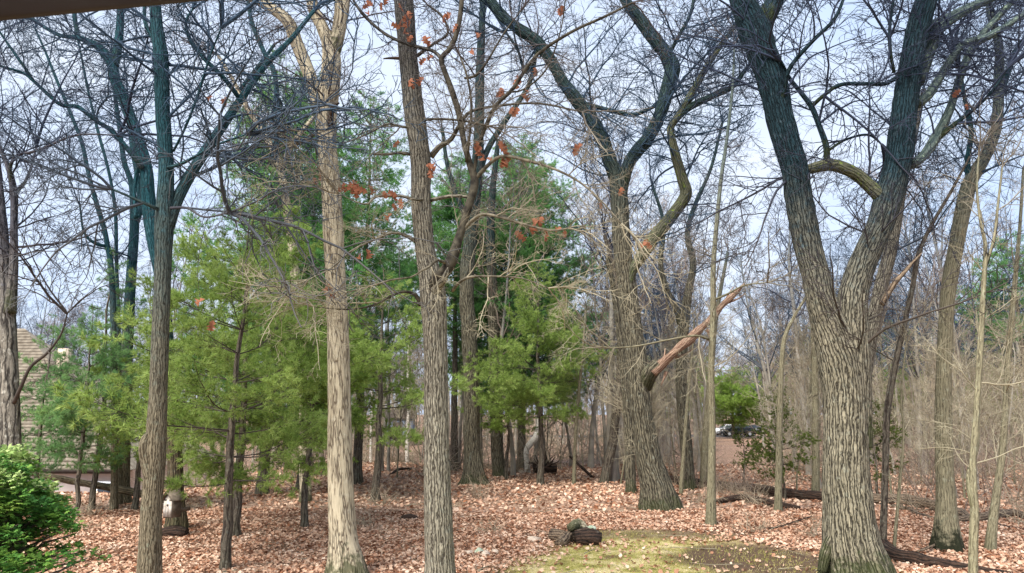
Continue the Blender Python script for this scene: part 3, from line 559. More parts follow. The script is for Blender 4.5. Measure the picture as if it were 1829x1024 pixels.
# --- more traced trees
T3 = Tree('oak_tree', 'straight brown trunk behind the fallen log at left, teal cast higher up', [
    (216, 888, 30), (220, 830, 26), (222, 750, 24), (228, 600, 22), (235, 480, 19), (240, 400, 17), (235, 330, 11), (222, 290, 10), (215, 240, 9), (208, 190, 8), (200, 120, 7)], 26, 'teal', S=24, flare=.55, seed=7)
T3.limb([(240, 405, 12), (250, 370, 12), (244, 310, 9), (235, 260, 8), (232, 200, 6)]); T3.twigs('twigt', 1.3, (1.2, 3.4), trunk_from=.45, zmin=4.5)
T4 = Tree('slender_tree', 'thin bent grey trunk left of the slim front trunk, curving left near its top', [
    (204, 872, 13), (204, 700, 12), (200, 500, 11), (192, 440, 10), (185, 405, 10), (170, 355, 9), (158, 310, 8), (146, 255, 8), (125, 200, 7), (100, 140, 6), (80, 90, 5), (62, 50, 4)], 24, 'teal', S=12, flare=.3, seed=8)
T4.limb([(190, 440, 7), (170, 435, 6, -.3), (150, 415, 5, -.5), (143, 370, 4, -.7)]); T4.twigs('twigt', 1.5, (1., 2.6), trunk_from=.35, zmin=4.5)
T5 = Tree('slender_tree', 'second thin grey trunk just right of the bent one at left', [
    (214, 866, 9), (212, 600, 8), (208, 470, 7), (206, 380, 7), (195, 310, 6), (175, 235, 6), (158, 165, 5), (145, 100, 4), (130, 30, 3)], 25.3, 'teal', S=10, flare=.3, seed=9)
T5.twigs('twigt', 1.5, (1., 2.6), trunk_from=.35, zmin=4.5)
T7 = Tree('oak_tree', 'blotched forked trunk at the far left edge behind the cypress', [
    (16, 905, 44), (18, 800, 42), (17, 700, 38), (15, 620, 36), (12, 560, 34), (8, 480, 28), (4, 400, 20), (0, 340, 15), (-8, 260, 12), (-20, 180, 9)], 15.5, 'shag', S=44, step=.05, flare=.35, furrow=.01, seed=10)
T7.limb([(18, 560, 24, -.1), (24, 480, 19, -.1), (25, 400, 15, -.1), (25, 350, 15, -.1), (18, 310, 12, -.1), (5, 275, 9, -.1), (-15, 230, 7, 0)], S=18, name='stem')
T7.limb([(22, 335, 9, -.1), (18, 300, 8, -.2), (30, 278, 7, -.3), (55, 272, 6, -.5), (85, 262, 6, -.6), (115, 248, 5, -.8), (150, 240, 4, -1), (210, 242, 3, -1.2)])
T7.limb([(28, 345, 7), (45, 325, 6, .2), (58, 290, 5, .4), (65, 262, 4, .5)])
T7.limb([(25, 720, 9, -.2), (38, 690, 8, -.4), (55, 655, 7, -.5), (85, 630, 6, -.6), (110, 595, 4, -.7), (120, 560, 3, -.8)], mat='twigd')
T7.twigs('twigd', 3.2, (1., 3.), trunk_from=.6, zmin=4.2)
T8 = Tree('oak_tree', 'pale green leaning trunk at right with a blackened mossy foot', [
    (1692, 966, 46), (1691, 912, 39), (1688, 850, 35), (1686, 800, 33), (1685, 712, 32), (1687, 640, 30), (1690, 570, 29), (1695, 512, 29), (1706, 450, 30), (1719, 380, 30), (1733, 325, 30), (1758, 283, 25), (1773, 250, 23), (1781, 215, 22), (1784, 160, 21), (1785, 100, 18), (1780, 60, 16), (1768, 20, 14), (1760, -60, 11)],
    17.2, 'foot', S=56, step=.045, flare=.5, furrow=.006, seed=11)
T8.limb([(1733, 330, 16), (1728, 290, 12), (1735, 240, 11), (1730, 205, 10), (1722, 170, 8), (1715, 120, 6)], mat='teal'); T8.limb([(1783, 190, 12), (1800, 130, 13, .2), (1815, 90, 12, .3), (1850, 50, 10, .5)], mat='teal')
T8.twigs('twigt', 2.8, (1., 3.), trunk_from=.5, zmin=4.5)
def sapling(label, pts, d, seed, dens=2., mat='smooth', tw='twigp', zmin=1.2, La=(.5, 1.6), name='young_tree', S=14, frm=.2, limbs=()):
    t = Tree(name, label, pts, d, mat, S=S, flare=.3, seed=seed, fh=.2)
    for l in limbs: t.limb(l, S=8)
    t.twigs(tw, dens, La, kB=4, kC=3, kD=2, trunk_from=frm, zmin=zmin, up=.02, maxr=.012); return t
sapling('young tree with a low fork, in front of the pale green leaning trunk at right', [(1738, 1045, 18), (1739, 960, 17), (1741, 915, 17), (1739, 880, 15), (1738, 820, 13), (1745, 727, 12), (1750, 637, 12), (1757, 512, 10), (1760, 440, 8), (1752, 400, 6), (1745, 340, 5), (1748, 280, 4)], 12.6, 20, limbs=[[(1741, 915, 12), (1732, 880, 11), (1731, 845, 10, .1), (1745, 800, 7, .2), (1748, 740, 5, .3)], [(1757, 480, 6), (1775, 430, 6), (1782, 370, 5), (1790, 300, 4)]])
sapling('slanting young tree at the right edge beside the fallen logs', [(1770, 968, 20), (1776, 912, 17), (1790, 812, 14), (1796, 730, 13), (1800, 652, 12), (1808, 560, 11), (1815, 480, 9), (1822, 400, 7), (1828, 300, 5)], 17.2, 21)
sapling('dark narrow leaning trunk right of the massive oak', [(1577, 972, 14), (1580, 880, 13), (1582, 812, 13), (1585, 732, 13), (1600, 647, 12), (1615, 580, 11), (1630, 512, 10), (1642, 450, 9), (1668, 395, 7), (1700, 340, 6), (1732, 280, 4)], 16.8, 22, mat='pine', tw='twigd', dens=1.5)
sapling('very thin sapling between the massive oak and the blackened foot', [(1598, 968, 7), (1604, 900, 6), (1608, 850, 6), (1614, 780, 5), (1610, 700, 4), (1618, 620, 3)], 16.6, 23, dens=3)
sapling('straight slender trunk right of the snapped limb', [(1270, 925, 19), (1271, 850, 15), (1272, 762, 13), (1270, 662, 12), (1274, 560, 11), (1274, 480, 10), (1280, 400, 8), (1288, 320, 7), (1298, 250, 6), (1308, 160, 5), (1312, 80, 3)], 21, 24, dens=2.4, La=(.8, 2.4),
        limbs=[[(1266, 606, 5, -.1), (1240, 600, 4, -.4), (1190, 608, 3.5, -.7), (1140, 618, 3, -1), (1090, 622, 2, -1.2)], [(1278, 535, 4, -.1), (1300, 525, 4, -.3), (1330, 510, 3, -.6), (1370, 505, 2, -.9)]])
sapling('slender trunk standing before the long fallen log, beside a juniper', [(1390, 908, 15), (1391, 850, 13), (1392, 787, 12), (1394, 700, 11), (1397, 640, 9), (1402, 602, 8), (1418, 567, 6), (1440, 530, 4)], 23.4, 25, dens=2.6)
sapling('greenish straight trunk close behind the massive oak on its left', [(1457, 882, 16), (1457, 800, 14), (1456, 700, 13), (1454, 600, 12), (1452, 520, 10), (1448, 430, 8), (1444, 340, 6)], 27.6, 26, dens=1.6, La=(.8, 2.4))
sapling('brown trunk hugging the left side of the leaning oak', [(1127, 872, 19), (1125, 820, 17), (1122, 760, 16), (1118, 700, 15), (1110, 620, 14), (1100, 540, 12), (1085, 460, 9)], 29.5, 27, dens=1.4, mat='midoak', La=(1, 3))
sapling('dark leaning trunk left of the leaning oak', [(1081, 856, 18), (1088, 820, 17), (1095, 787, 16), (1100, 740, 15), (1106, 690, 14), (1108, 600, 12), (1100, 500, 10), (1080, 420, 7)], 34, 28, dens=1.2, mat='pine', La=(1, 3), tw='twigd')
tf = Tree('forked_tree', 'tall dark forked tree behind the snapped limb', [(1229, 856, 24), (1226, 800, 22), (1220, 740, 21), (1217, 680, 20), (1218, 620, 20), (1222, 570, 20), (1230, 520, 14), (1238, 470, 12), (1228, 420, 10), (1240, 370, 8), (1270, 300, 6), (1290, 220, 5)], 32, 'midoak', S=24, flare=.4, seed=29)
tf.limb([(1220, 590, 14), (1205, 545, 13), (1190, 515, 11), (1180, 470, 9), (1185, 400, 7), (1165, 330, 5)]); tf.twigs('twigt', 1.5, (1.2, 3.6), trunk_from=.4, zmin=3)
sapling('short dark trunk between the forked tree and the slender trunk', [(1258, 857, 16), (1260, 800, 15), (1264, 740, 13), (1270, 660, 11), (1280, 560, 8), (1300, 450, 5)], 32.5, 30, dens=1.5, La=(1, 2.6))
sapling('pale thin sapling before the leaning dark trunk', [(1217, 868, 8), (1222, 800, 7), (1228, 720, 6), (1236, 640, 4), (1240, 570, 3)], 29, 31, dens=2)
sapling('pale thin sapling right of the small pine by the birch snag', [(1025, 860, 7), (1028, 780, 6), (1034, 700, 6), (1040, 640, 5), (1046, 560, 4)], 33, 32, dens=2)
th = Tree('oak_tree', 'knobbly grey trunk right of the centre oak, dark mossy mound at its foot', [(846, 858, 36), (843, 800, 30), (842, 700, 28), (840, 640, 27), (838, 590, 27), (833, 512, 26), (838, 450, 25), (845, 380, 23), (852, 300, 21), (856, 220, 18), (858, 120, 15), (862, 20, 12), (866, -60, 9)], 33, 'midoak', S=30, step=.08, flare=.7, seed=33, lump=.1)
th.limb([(850, 330, 12), (870, 270, 11, .2), (900, 220, 10, .3), (945, 150, 8, .5), (960, 80, 6, .6)]); th.limb([(846, 410, 10), (820, 360, 9, .2), (800, 300, 8, .3), (790, 230, 6, .4)])
th.twigs('twigp', 1.4, (1.2, 3.6), trunk_from=.35, zmin=5)
ti = sapling('grey trunk behind the knobbly one, with pale boulders at its foot', [(893, 846, 26), (888, 800, 23), (885, 700, 22), (882, 600, 21), (880, 520, 19), (876, 430, 16), (880, 340, 12), (890, 250, 8)], 37, 34, dens=1.3, mat='midoak', La=(1.2, 3.4), name='oak_tree')
tn = Tree('pale_forked_tree', 'pale mottled forked tree among the pines, left of the cream trunk', [(545, 850, 20), (540, 700, 19), (532, 560, 18), (522, 440, 17), (515, 390, 16), (508, 340, 15), (500, 300, 14), (488, 268, 12), (462, 225, 10), (440, 190, 9), (420, 150, 7), (390, 100, 6)], 26, 'pale', S=24, flare=.3, seed=35)
tn.limb([(502, 305, 12), (515, 272, 10, .2), (535, 240, 9, .4), (560, 210, 7, .5)]); tn.limb([(488, 290, 11, -.5), (494, 240, 11, -.5), (495, 190, 10, -.5), (490, 130, 9, -.5), (470, 90, 9, -.5), (450, 40, 8, -.5), (440, -20, 6, -.5)], mat='teal'); tn.limb([(425, 165, 8), (460, 120, 7, .2), (490, 80, 6, .5)], mat='teal')
tn.twigs('twigp', 1.3, (1.2, 3.6), trunk_from=.5, zmin=7)
tb2 = Tree('oak_tree', 'pale grey trunk showing behind the right side of the massive oak', [(1528, 900, 30), (1531, 800, 30), (1540, 700, 28), (1555, 600, 27), (1572, 520, 26), (1590, 450, 25), (1603, 385, 20), (1615, 320, 16), (1632, 250, 12), (1650, 160, 9)], 19.6, 'grey', S=30, step=.06, flare=.3, seed=36)
tb2.twigs('twigt', 1.8, (1.2, 3.2), trunk_from=.5, zmin=5)

# ================================================================== russet leaves still on the oak
OL, OFc = oak_leaf(3, .5); leafm = []
for v in range(3):
    W_ = OL.copy(); W_[:, 2] = (W_[:, 0] ** 2) * (1.2 + v) * (1 if v != 1 else -1) + .25 * np.sin(W_[:, 1] * 3 + v); leafm.append(raw_mesh('leaf', W_ * .165, OFc, M['redleaf']))
clusters = [(400, 180, 2), (378, 168, 1), (660, 12, 3), (685, 5, 2), (717, 45, 4), (722, 20, 3), (735, 65, 2), (757, 70, 3), (765, 100, 2), (735, 150, 2), (748, 148, 1), (800, 28, 2), (808, 42, 1), (845, 58, 1), (838, 90, 1), (1000, 15, 2), (890, 162, 3), (930, 145, 2), (940, 160, 2), (965, 138, 1), (912, 200, 2), (705, 243, 1), (770, 292, 2), (780, 302, 1), (575, 320, 2), (615, 330, 3), (632, 325, 3), (645, 333, 3), (660, 335, 1), (695, 350, 3), (708, 362, 2), (710, 385, 1), (655, 455, 2), (850, 262, 3), (875, 280, 2), (900, 258, 3), (905, 270, 2), (905, 292, 3), (945, 400, 2), (965, 398, 3), (975, 405, 2), (1000, 408, 2), (935, 420, 2), (1068, 350, 1), (1108, 350, 1), (1148, 435, 2), (590, 515, 3), (360, 548, 1), (370, 580, 1), (1025, 265, 2), (1705, 158, 2), (1730, 190, 1)]
hp = np.concatenate([c[:, :3] for c in CEN.hosts] + [CEN.tA.reshape(-1, 3)])
tw = Tubes(CEN.base); k = 0
def attach_leaves(tree, hp, cl, d):
    tw = Tubes(tree.base)
    for (x, y, m) in cl:
        q = px(x, y, d); dd = hp[((hp - q) ** 2).sum(1).argmin()]
        if np.linalg.norm(dd - q) > 1.6: q = px(x, y, dd[1])
        if np.linalg.norm(dd - q) > .05:
            s = np.linspace(0, 1, 6)[:, None]; line = dd * (1 - s) + q * s + np.sin(s * math.pi) * rng.normal(0, .06, 3); tw.add(line, np.linspace(.006, .003, 6), 4)
        for j in range(m):
            o = bpy.data.objects.new('leaf', leafm[rng.integers(3)]); COL.objects.link(o); o.parent = tree.root
            p = q + rng.normal(0, .05, 3) - tree.base; p[2] -= .05; o.location = p
            o.rotation_euler = (R(rng.uniform(60, 120)), R(rng.uniform(-50, 50)), R(rng.uniform(-60, 60))); s = rng.uniform(.75, 1.15); o.scale = (s, s, s)
    if tw.V: link('leaf_twigs', tw.mesh('leaf_twigs', M['twigd']), tree.root, kind='stuff')
attach_leaves(CEN, hp, [c for c in clusters if 540 < c[0] < 1200], 11.9)
attach_leaves(LFT, np.concatenate([c[:, :3] for c in LFT.hosts] + [LFT.tA.reshape(-1, 3)]), [c for c in clusters if c[0] <= 540], 12.3)
attach_leaves(OAK, np.concatenate([c[:, :3] for c in OAK.hosts] + [OAK.tA.reshape(-1, 3)]), [c for c in clusters if c[0] > 1200], 14.9)

# ================================================================== pines
def pine(label, base_px, d, H, z0, Lmax, mat='needle', top=.35, dens=1., r0=.09, seed=0, name='pine_tree', droop=-.02, nl=.1, nw=.007, group=None, side=None, base=None, shape=1.0, whorl=.5, trunkpts=None, kit=None):
    global rng
    keep = rng; rng = np.random.default_rng(1000 + seed)
    if base is None: b0 = px(base_px[0], base_px[1], d)
    else: b0 = np.array([base[0], base[1], 0.])
    b0[2] = h1(b0[0], b0[1]); t = thing(name, label, 'pine tree', b0, group)
    zz = np.linspace(-.1, H, 24); tx = np.cumsum(rng.normal(0, .02, 24)); ty = np.cumsum(rng.normal(0, .02, 24)); P = np.stack([tx, ty, zz], -1); Rr = r0 * (1 - zz / H * .93).clip(.04)
    link('trunk', Tubes().add(P, Rr, 14, trunk_disp(.3, 0, 5, seed, .07, .15, seed)).mesh('trunk', M['pine']), t)
    hs = []; z = z0
    while z < H - .1: hs += [z + rng.normal(0, .035) for _ in range(int(4 * dens) + 1)]; z += whorl * rng.uniform(.8, 1.2)
    hs = np.array(hs)[:295]; k = len(hs); az = rng.uniform(0, 6.28, k)
    f = (hs - z0) / (H - z0); Ln = Lmax * np.minimum(1, (1 - f) * 1.25 + .08) ** shape * np.minimum(1, .65 + f * 2) * rng.uniform(.7, 1.12, k)
    el = .0 + f * .65 + rng.normal(0, .05, k)
    for h_, a_, e_, l_ in zip(hs, az, el, Ln):
        cls = kit or ('small' if l_ < 1.8 else 'mid' if d < 50 else 'large'); L0 = BOUGH[cls][0]
        o = bpy.data.objects.new('bough', BOUGH[cls][1][rng.integers(len(BOUGH[cls][1]))]); COL.objects.link(o); o.parent = t; o.location = (np.interp(h_, zz, tx), np.interp(h_, zz, ty), h_)
        o.rotation_mode = 'QUATERNION'; o.rotation_quaternion = Quaternion((0, 0, 1), a_) @ Quaternion((0, 1, 0), -e_) @ Quaternion((1, 0, 0), rng.normal(0, .15)); q = l_ / L0; o.scale = (q, q * rng.uniform(.85, 1.15), q)
        o.material_slots[1].link = 'OBJECT'; o.material_slots[1].material = M[mat]
    rng = keep; return t
def bough(Lb, nb, nc, nn, nl, nw, seed, thick=.012, flat=.4):
    global rng
    keep = rng; rng = np.random.default_rng(seed)
    A, Ra = grow(np.zeros((1, 3)), np.array([[1., 0, -.06]]), np.array([Lb]), np.array([thick]), 9, .05, .035, .3)
    B, Rb = sprout(A, Ra, nb, .18, 1, (50, 8), .42, .5, 6, .12, .03, .004, lmin=.15 * Lb); B[:, :, 2:3] = B[:, :1, 2:3] + (B[:, :, 2:3] - B[:, :1, 2:3]) * flat
    C, Rc = sprout(B, Rb, nc, .2, 1, (45, 10), .45, .6, 4, .12, .08, .003, lmin=.1 * Lb)
    tb = Tubes().add(A, Ra, 5).add(B, Rb, 3).add(C, Rc, 3); V1 = np.concatenate(tb.V); F1 = np.concatenate(tb.F); F1 = np.concatenate([F1[:, :3], F1[:, [0, 2, 3]]])
    def pts(P, n, t0):
        Mm, N, _ = P.shape; u = rng.uniform(t0, 1, (Mm, n)).ravel() * (N - 1) * .999; m = np.repeat(np.arange(Mm), n); i = u.astype(int); ff = (u - i)[:, None]
        return P[m, i] * (1 - ff) + P[m, i + 1] * ff, nrm(P[m, i + 1] - P[m, i])
    p = []; dd = []
    for q in (pts(C, 3, .45), pts(C, 1, .98), pts(B, 3, .6), pts(A, 4, .75)): p.append(q[0]); dd.append(q[1])
    p = np.repeat(np.concatenate(p), nn, 0); dd = np.repeat(np.concatenate(dd), nn, 0)
    nd = nrm(dd * .8 + rng.normal(0, .55, p.shape) + np.array([0, 0, .12])); ln = rng.uniform(.7, 1.2, len(p))[:, None] * nl
    sd_ = perp(nd) * nw * .5; e = p + nd * ln; V2 = np.stack([p - sd_, p + sd_, e], 1).reshape(-1, 3); F2 = np.arange(len(V2)).reshape(-1, 3) + len(V1)
    me = raw_mesh('bough', np.r_[V1, V2], np.r_[F1, F2], None, mats=[M['twigd'], M['needle']], midx=np.r_[np.zeros(len(F1)), np.ones(len(F2))]); rng = keep; return me
BOUGH = dict(small=(1.3, [bough(1.3, 12, 3, 9, .1, .0085, 300 + i) for i in range(5)]), mid=(2.6, [bough(2.6, 19, 4, 9, .14, .014, 320 + i, .018) for i in range(5)]), large=(3.6, [bough(3.6, 20, 3, 9, .26, .035, 340 + i, .025) for i in range(3)]),
             juniper=(.9, [bough(.9, 12, 3, 12, .05, .013, 360 + i, flat=.9) for i in range(4)]))
pine('young white pine with flat whorled boughs between the birdhouse and the cream trunk', (402, 998), 15.4, 7.4, 1.7, 2.7, 'needle', seed=1, dens=.8, r0=.11)
pine('thin white pine right behind the front young pine, lower trunk bare', (423, 944), 19.5, 9.4, 2.4, 3.3, 'needle', seed=2, dens=.8, r0=.12)
pine('small pine left of the cream trunk with a short bare stem', (547, 930), 20.8, 6.8, 1.7, 2.5, 'needley', seed=3, r0=.1)
pine('broad tall pine rising high behind the young pines at left centre', (470, 850), 29, 17.4, 2.2, 4.2, 'needled', seed=4, r0=.22, dens=1.1, shape=.6, whorl=.6)
pine('second tall pine behind the cream trunk, thin near its top', (540, 845), 32, 17.0, 2.5, 3.4, 'needled', seed=5, r0=.2, dens=.9, shape=.6, whorl=.6)
pine('yellow green pine between the cream trunk and the centre oak', (672, 850), 27, 8.4, 2.2, 3.4, 'needle', seed=6, r0=.15, dens=.8)
pine('tall open pine behind the cream trunk with blue green clumps on top', (640, 842), 34, 18.4, 6.0, 3.2, 'needled', seed=7, r0=.22, dens=1.4, shape=.6, whorl=.7)
pine('slender pine in front of the curved birch snag', (966, 858), 33, 9.8, 2.9, 3.3, 'needle', seed=8, r0=.15, dens=1.4)
pine('dense tall green pine behind the russet leaved oak', (930, 840), 42, 18.6, 3.8, 4.8, 'needled', seed=9, r0=.25, dens=1.9, shape=.6, whorl=.55)
pine('tall green pine right behind the centre oak trunk', (812, 840), 40, 16.8, 7.5, 3.6, 'needled', seed=10, r0=.22, dens=1.9, shape=.6, whorl=.55)
pine('low spreading bright green pine left of the curved birch snag', (905, 845), 35, 4.6, 2.4, 2.2, 'needley', seed=11, r0=.1, nl=.14, nw=.012, dens=1.3)
pine('blue green pine sapling in front of the shingled roof', (137, 905), 22.5, 6.4, 1.6, 2.0, 'needleb', seed=12, r0=.08, dens=.9)
pine('slender pine with feathery blue tips beside the far left trunk', (165, 890), 24, 8.6, 1.8, 2.1, 'needleb', seed=13, r0=.1, dens=.8)
pine('bushy pine behind the slim front trunk, half over the fallen log', (245, 885), 24, 5.8, 1.6, 2.4, 'needle', seed=14, r0=.1, dens=.8)
pine('faint blue green pine at the left edge in front of the roof', (62, 890), 23, 6.2, 1.4, 1.7, 'needleb', seed=15, r0=.08, dens=.8)
pine('dark green pine at the far right edge high among bare trees', (1852, 850), 40, 13.2, 7, 3.0, 'needled', seed=16, r0=.2, nl=.16, nw=.014)
for i, (bx, dd_, hh) in enumerate([(1600, 75, 14), (1690, 82, 16), (1770, 70, 14.5), (1480, 88, 15), (1215, 80, 13), (1312, 96, 9)]):
    lb = ['hazy far pine right behind the massive oak', 'hazy far pine behind the blackened foot trunk', 'hazy far pine near the right edge', 'hazy far pine seen through the fork of the massive oak', 'hazy far pine behind the snapped limb', 'low bright green pine drooping over the parked cars'][i]
    pine(lb, (bx, 800), dd_, hh, 4.2 if i < 5 else 2.1, 4.2 if i < 5 else 4.8, 'needle' if i != 5 else 'needley', seed=20 + i, r0=.2, dens=.6 if i < 5 else 2.2, whorl=.8, group='far pines')
for i, (bx, dd_, hh) in enumerate([(1262, 118, 12), (1352, 122, 13), (1560, 84, 11), (1650, 90, 14.5), (1735, 80, 12.5), (1420, 92, 11), (1140, 84, 12), (1810, 78, 15)]):
    pine(['far pine beyond the road left of the cars', 'far pine beyond the road right of the cars', 'low hazy far pine close beside the massive oak', 'hazy far pine left of the blackened foot trunk', 'hazy far pine just right of the blackened foot trunk', 'far pine behind the juniper by the long log', 'far pine showing behind the leaning oak', 'tallest far pine at the right edge'][i], (bx, 800), dd_, hh, 2.5, 4.4, 'needle', seed=50 + i, r0=.2, dens=1.1, whorl=.8, group='far pines')
for i, (x, y, d, H, Lm) in enumerate([(1400, 885, 27, 3.9, 1.3), (1566, 880, 27, 3.6, 1.1), (1330, 862, 34, 2.6, .9)]):
    pine(['olive juniper behind the slender trunk before the long log', 'dark olive juniper peeking out right of the massive oak', 'small green juniper near the parked cars'][i], (x, y), d, H, .9, Lm, 'juniper', seed=40 + i, name='juniper', kit='juniper', r0=.05, dens=.5, whorl=.3, shape=.7)

# ================================================================== background bare trees and brush: prototypes and copies
def proto_tree(seed, H=17, r0=.16, lean=.03, lo=.35, k1=20, mat='far', tw='twigd', name='bare_tree', nd_=2):
    global rng
    keep = rng; rng = np.random.default_rng(seed)
    P, Rr = grow(np.array([[0, 0, -.2]]), np.array([[rng.normal(0, lean), rng.normal(0, lean), 1.]]), np.array([H * 1.]), np.array([r0]), 16, .05, .06, .12)
    tk = Tubes().add(P, Rr, 9, trunk_disp(.35, 0, 5, seed, .05, .25, seed)).mesh('trunk', M[mat])
    A, Ra = sprout(P, Rr, k1, lo, 1, (38, 10), .36, .5, 9, .16, .07, .02); B, Rb = sprout(A, Ra, 6, .15, 1, (45, 12), .5, .55, 6, .2, .04, .009)
    C, Rc = sprout(B, Rb, 5, .12, 1, (45, 14), .55, .6, 5, .22, .03, .009); D, Rd = sprout(C, Rc, nd_, .2, 1, (45, 14), .6, .8, 4, .2, .02, .007, lmin=.3)
    cr = Tubes().add(A, Ra, 5).add(B, Rb, 3).add(C, Rc, 3).add(D, Rd, 3).mesh('crown', M[tw]); rng = keep
    return tk, cr
def place(meshes, names, root_name, label, cat, loc, rz, s, group, sz=None):
    r = thing(root_name, label, cat, loc, group); r.rotation_euler = (0, 0, rz); r.scale = (s, s, sz or s)
    for me, nm in zip(meshes, names):
        o = link(nm, me, r, kind='stuff' if nm in ('stems', 'twigs') else None)
    return r
protos = [proto_tree(101, 17, .17, tw='twigt'), proto_tree(102, 15, .12, tw='twigp'), proto_tree(103, 19, .22, .05, .3, tw='twigt'), proto_tree(104, 13, .08, .08, .25, 16, tw='twigp'), proto_tree(105, 16, .14, .04, .4, tw='brushr'), proto_tree(106, 18, .18, .02, .45, tw='twigd')]
zones = [(0, 260, 'behind the shingled house'), (260, 585, 'behind the young pines'), (585, 760, 'between cream trunk and centre oak'), (760, 1090, 'behind the birch snag'), (1090, 1260, 'behind the leaning oak'), (1260, 1460, 'near the parked cars'), (1460, 1680, 'behind the massive oak'), (1680, 1829, 'behind the right edge trees')]
kinds = ['tall grey', 'slim tan', 'stout grey', 'thin crooked', 'reddish twigged', 'dark straight']
r3 = np.random.default_rng(42)
def zone(xp):
    for a, b_, s in zones:
        if xp < b_: return s
    return zones[-1][2]
def bgtree(xp, d, pi, s):
    X_ = (xp - 914.5) / FPX * d * 1.0; z = h1(X_, d)
    if abs(xp - 1308) < 30 + 900 / d and 30 < d < 112: return
    dist = 'mid distance' if d < 50 else 'far'
    place(protos[pi], ('trunk', 'crown'), 'bare_tree', '%s bare tree %s, %s' % (kinds[pi], zone(xp), 'midway back' if d < 50 else 'far back'), 'tree', (X_, d, z), r3.uniform(0, 6.28), s, '%s bare trees %s, %s' % (kinds[pi], zone(xp), dist))
for i in range(46):
    xp = r3.uniform(-40, 1870) if i % 3 else r3.uniform(1080, 1870); d = r3.uniform(34, 52)
    if xp < 260: d = r3.uniform(62, 80)
    bgtree(xp, d, int(r3.integers(6)), r3.uniform(.65, 1.05))
for i in range(165):
    xp = -60 + 1950 * ((i * .618034) % 1); bgtree(xp, r3.uniform(55, 100) if xp > 260 else r3.uniform(64, 100), int(r3.integers(6)), r3.uniform(.7, 1.0))
for i in range(56):
    xp = -60 + 1950 * ((i * .7548777) % 1); bgtree(xp, r3.uniform(114, 150), int(r3.integers(6)), r3.uniform(.75, 1.1))
up_ = [proto_tree(111 + i, 8.5, .07, .12, .08, 17, mat='far', tw=['twigp', 'brush', 'twigp', 'brushr'][i], nd_=1) for i in range(4)]
uk = ['pale twiggy', 'tan twiggy', 'crooked pale', 'reddish twiggy']
def understory(xp, d, k, s):
    X_ = (xp - 914.5) / FPX * d
    if abs(xp - 1308) < 36 + 1900 / d and d < 112: return
    place(up_[k], ('trunk', 'crown'), 'understory_tree', '%s young tree %s, %s' % (uk[k], zone(xp), 'midway back' if d < 50 else 'far back'), 'tree', (X_, d, h1(X_, d)), r3.uniform(0, 6.28), s, '%s young trees %s, %s' % (uk[k], zone(xp), 'midway' if d < 50 else 'far'))
for i in range(150):
    xp = 380 + 1520 * ((i * .618034 + .11) % 1); d = r3.uniform(40, 98)
    if xp < 600: d = r3.uniform(60, 98)
    understory(xp, d, int(r3.integers(4)), r3.uniform(.7, 1.15))
for i in range(34): understory(r3.uniform(1080, 1880), r3.uniform(27, 42), int(r3.integers(4)), r3.uniform(.55, .9))
prs = [proto_tree(131 + i, 7.5, .045, .12, .15, 16, mat='smooth', tw='twigp', nd_=1) for i in range(3)]
for i in range(46):
    xp = 1060 + 800 * ((i * .618034 + .4) % 1) if i < 34 else 600 + 460 * ((i * .618034) % 1); d = r3.uniform(24, 40) if i < 34 else r3.uniform(36, 46)
    if abs(xp - 1308) < 60 or abs(xp - 1500) < 60: continue
    X_ = (xp - 914.5) / FPX * d; place(prs[i % 3], ('trunk', 'crown'), 'sapling', '%s bare sapling %s' % (['slender pale', 'leaning pale', 'wiry pale'][i % 3], zone(xp)), 'sapling', (X_, d, h1(X_, d)), r3.uniform(0, 6.28), r3.uniform(.55, 1.0), '%s saplings %s' % (['slender', 'leaning', 'wiry'][i % 3], zone(xp)))
for i in range(50): understory(-60 + 1950 * ((i * .618034) % 1), r3.uniform(114, 150), int(r3.integers(4)), r3.uniform(1., 1.6))
for i in range(44): bgtree(1060 + 820 * ((i * .618034 + .2) % 1), r3.uniform(50, 96), int(r3.integers(6)), r3.uniform(.7, 1.0))
for i in range(26): understory(1180 + 300 * ((i * .618034) % 1), r3.uniform(115, 138), int(r3.integers(4)), r3.uniform(1.3, 2.0))
def proto_shrub(seed, n_, H, tw, spread=.5):
    global rng
    keep = rng; rng = np.random.default_rng(seed)
    P0 = np.c_[rng.normal(0, .25, (n_, 2)), np.zeros(n_)]; D = np.c_[rng.normal(0, spread, (n_, 2)), np.ones(n_)]
    A, Ra = grow(P0, D, rng.uniform(.5, 1, n_) * H, rng.uniform(.01, .026, n_), 10, .17, .0, .3); B, Rb = sprout(A, Ra, 4, .2, 1, (52, 14), .55, .6, 6, .22, 0, .005); C, Rc = sprout(B, Rb, 2, .2, 1, (45, 14), .6, .7, 4, .2, 0, .0045, lmin=.15)
    me = Tubes().add(A, Ra, 4).add(B, Rb, 3).add(C, Rc, 3).mesh('stems', M[tw]); rng = keep; return me
shr = [proto_shrub(201, 14, 2.6, 'brush'), proto_shrub(202, 18, 2.0, 'brush', .8), proto_shrub(203, 12, 3.4, 'brushr', .35), proto_shrub(204, 24, 1.5, 'brush', .9)]
sk = ['tan upright', 'tan sprawling', 'reddish tall', 'low twiggy']
def shrub(xp, d, k, s):
    if abs(xp - 1308) < 48 and d < 110: s = min(s, .45)
    X_ = (xp - 914.5) / FPX * d; z = h1(X_, d); me = shr[k]
    o = bpy.data.objects.new('bare_shrub', me); COL.objects.link(o); o.location = (X_, d, z - .03); o.rotation_euler = (0, 0, r3.uniform(0, 6.28)); o.scale = (s * 1.2, s * 1.2, s)
    nr = 'just past the leaf carpet' if d < 46 else 'deeper in the woods'
    tagt(o, '%s leafless shrub %s, %s' % (sk[k], zone(xp), nr), 'shrub', '%s shrubs %s, %s' % (sk[k], zone(xp), nr))
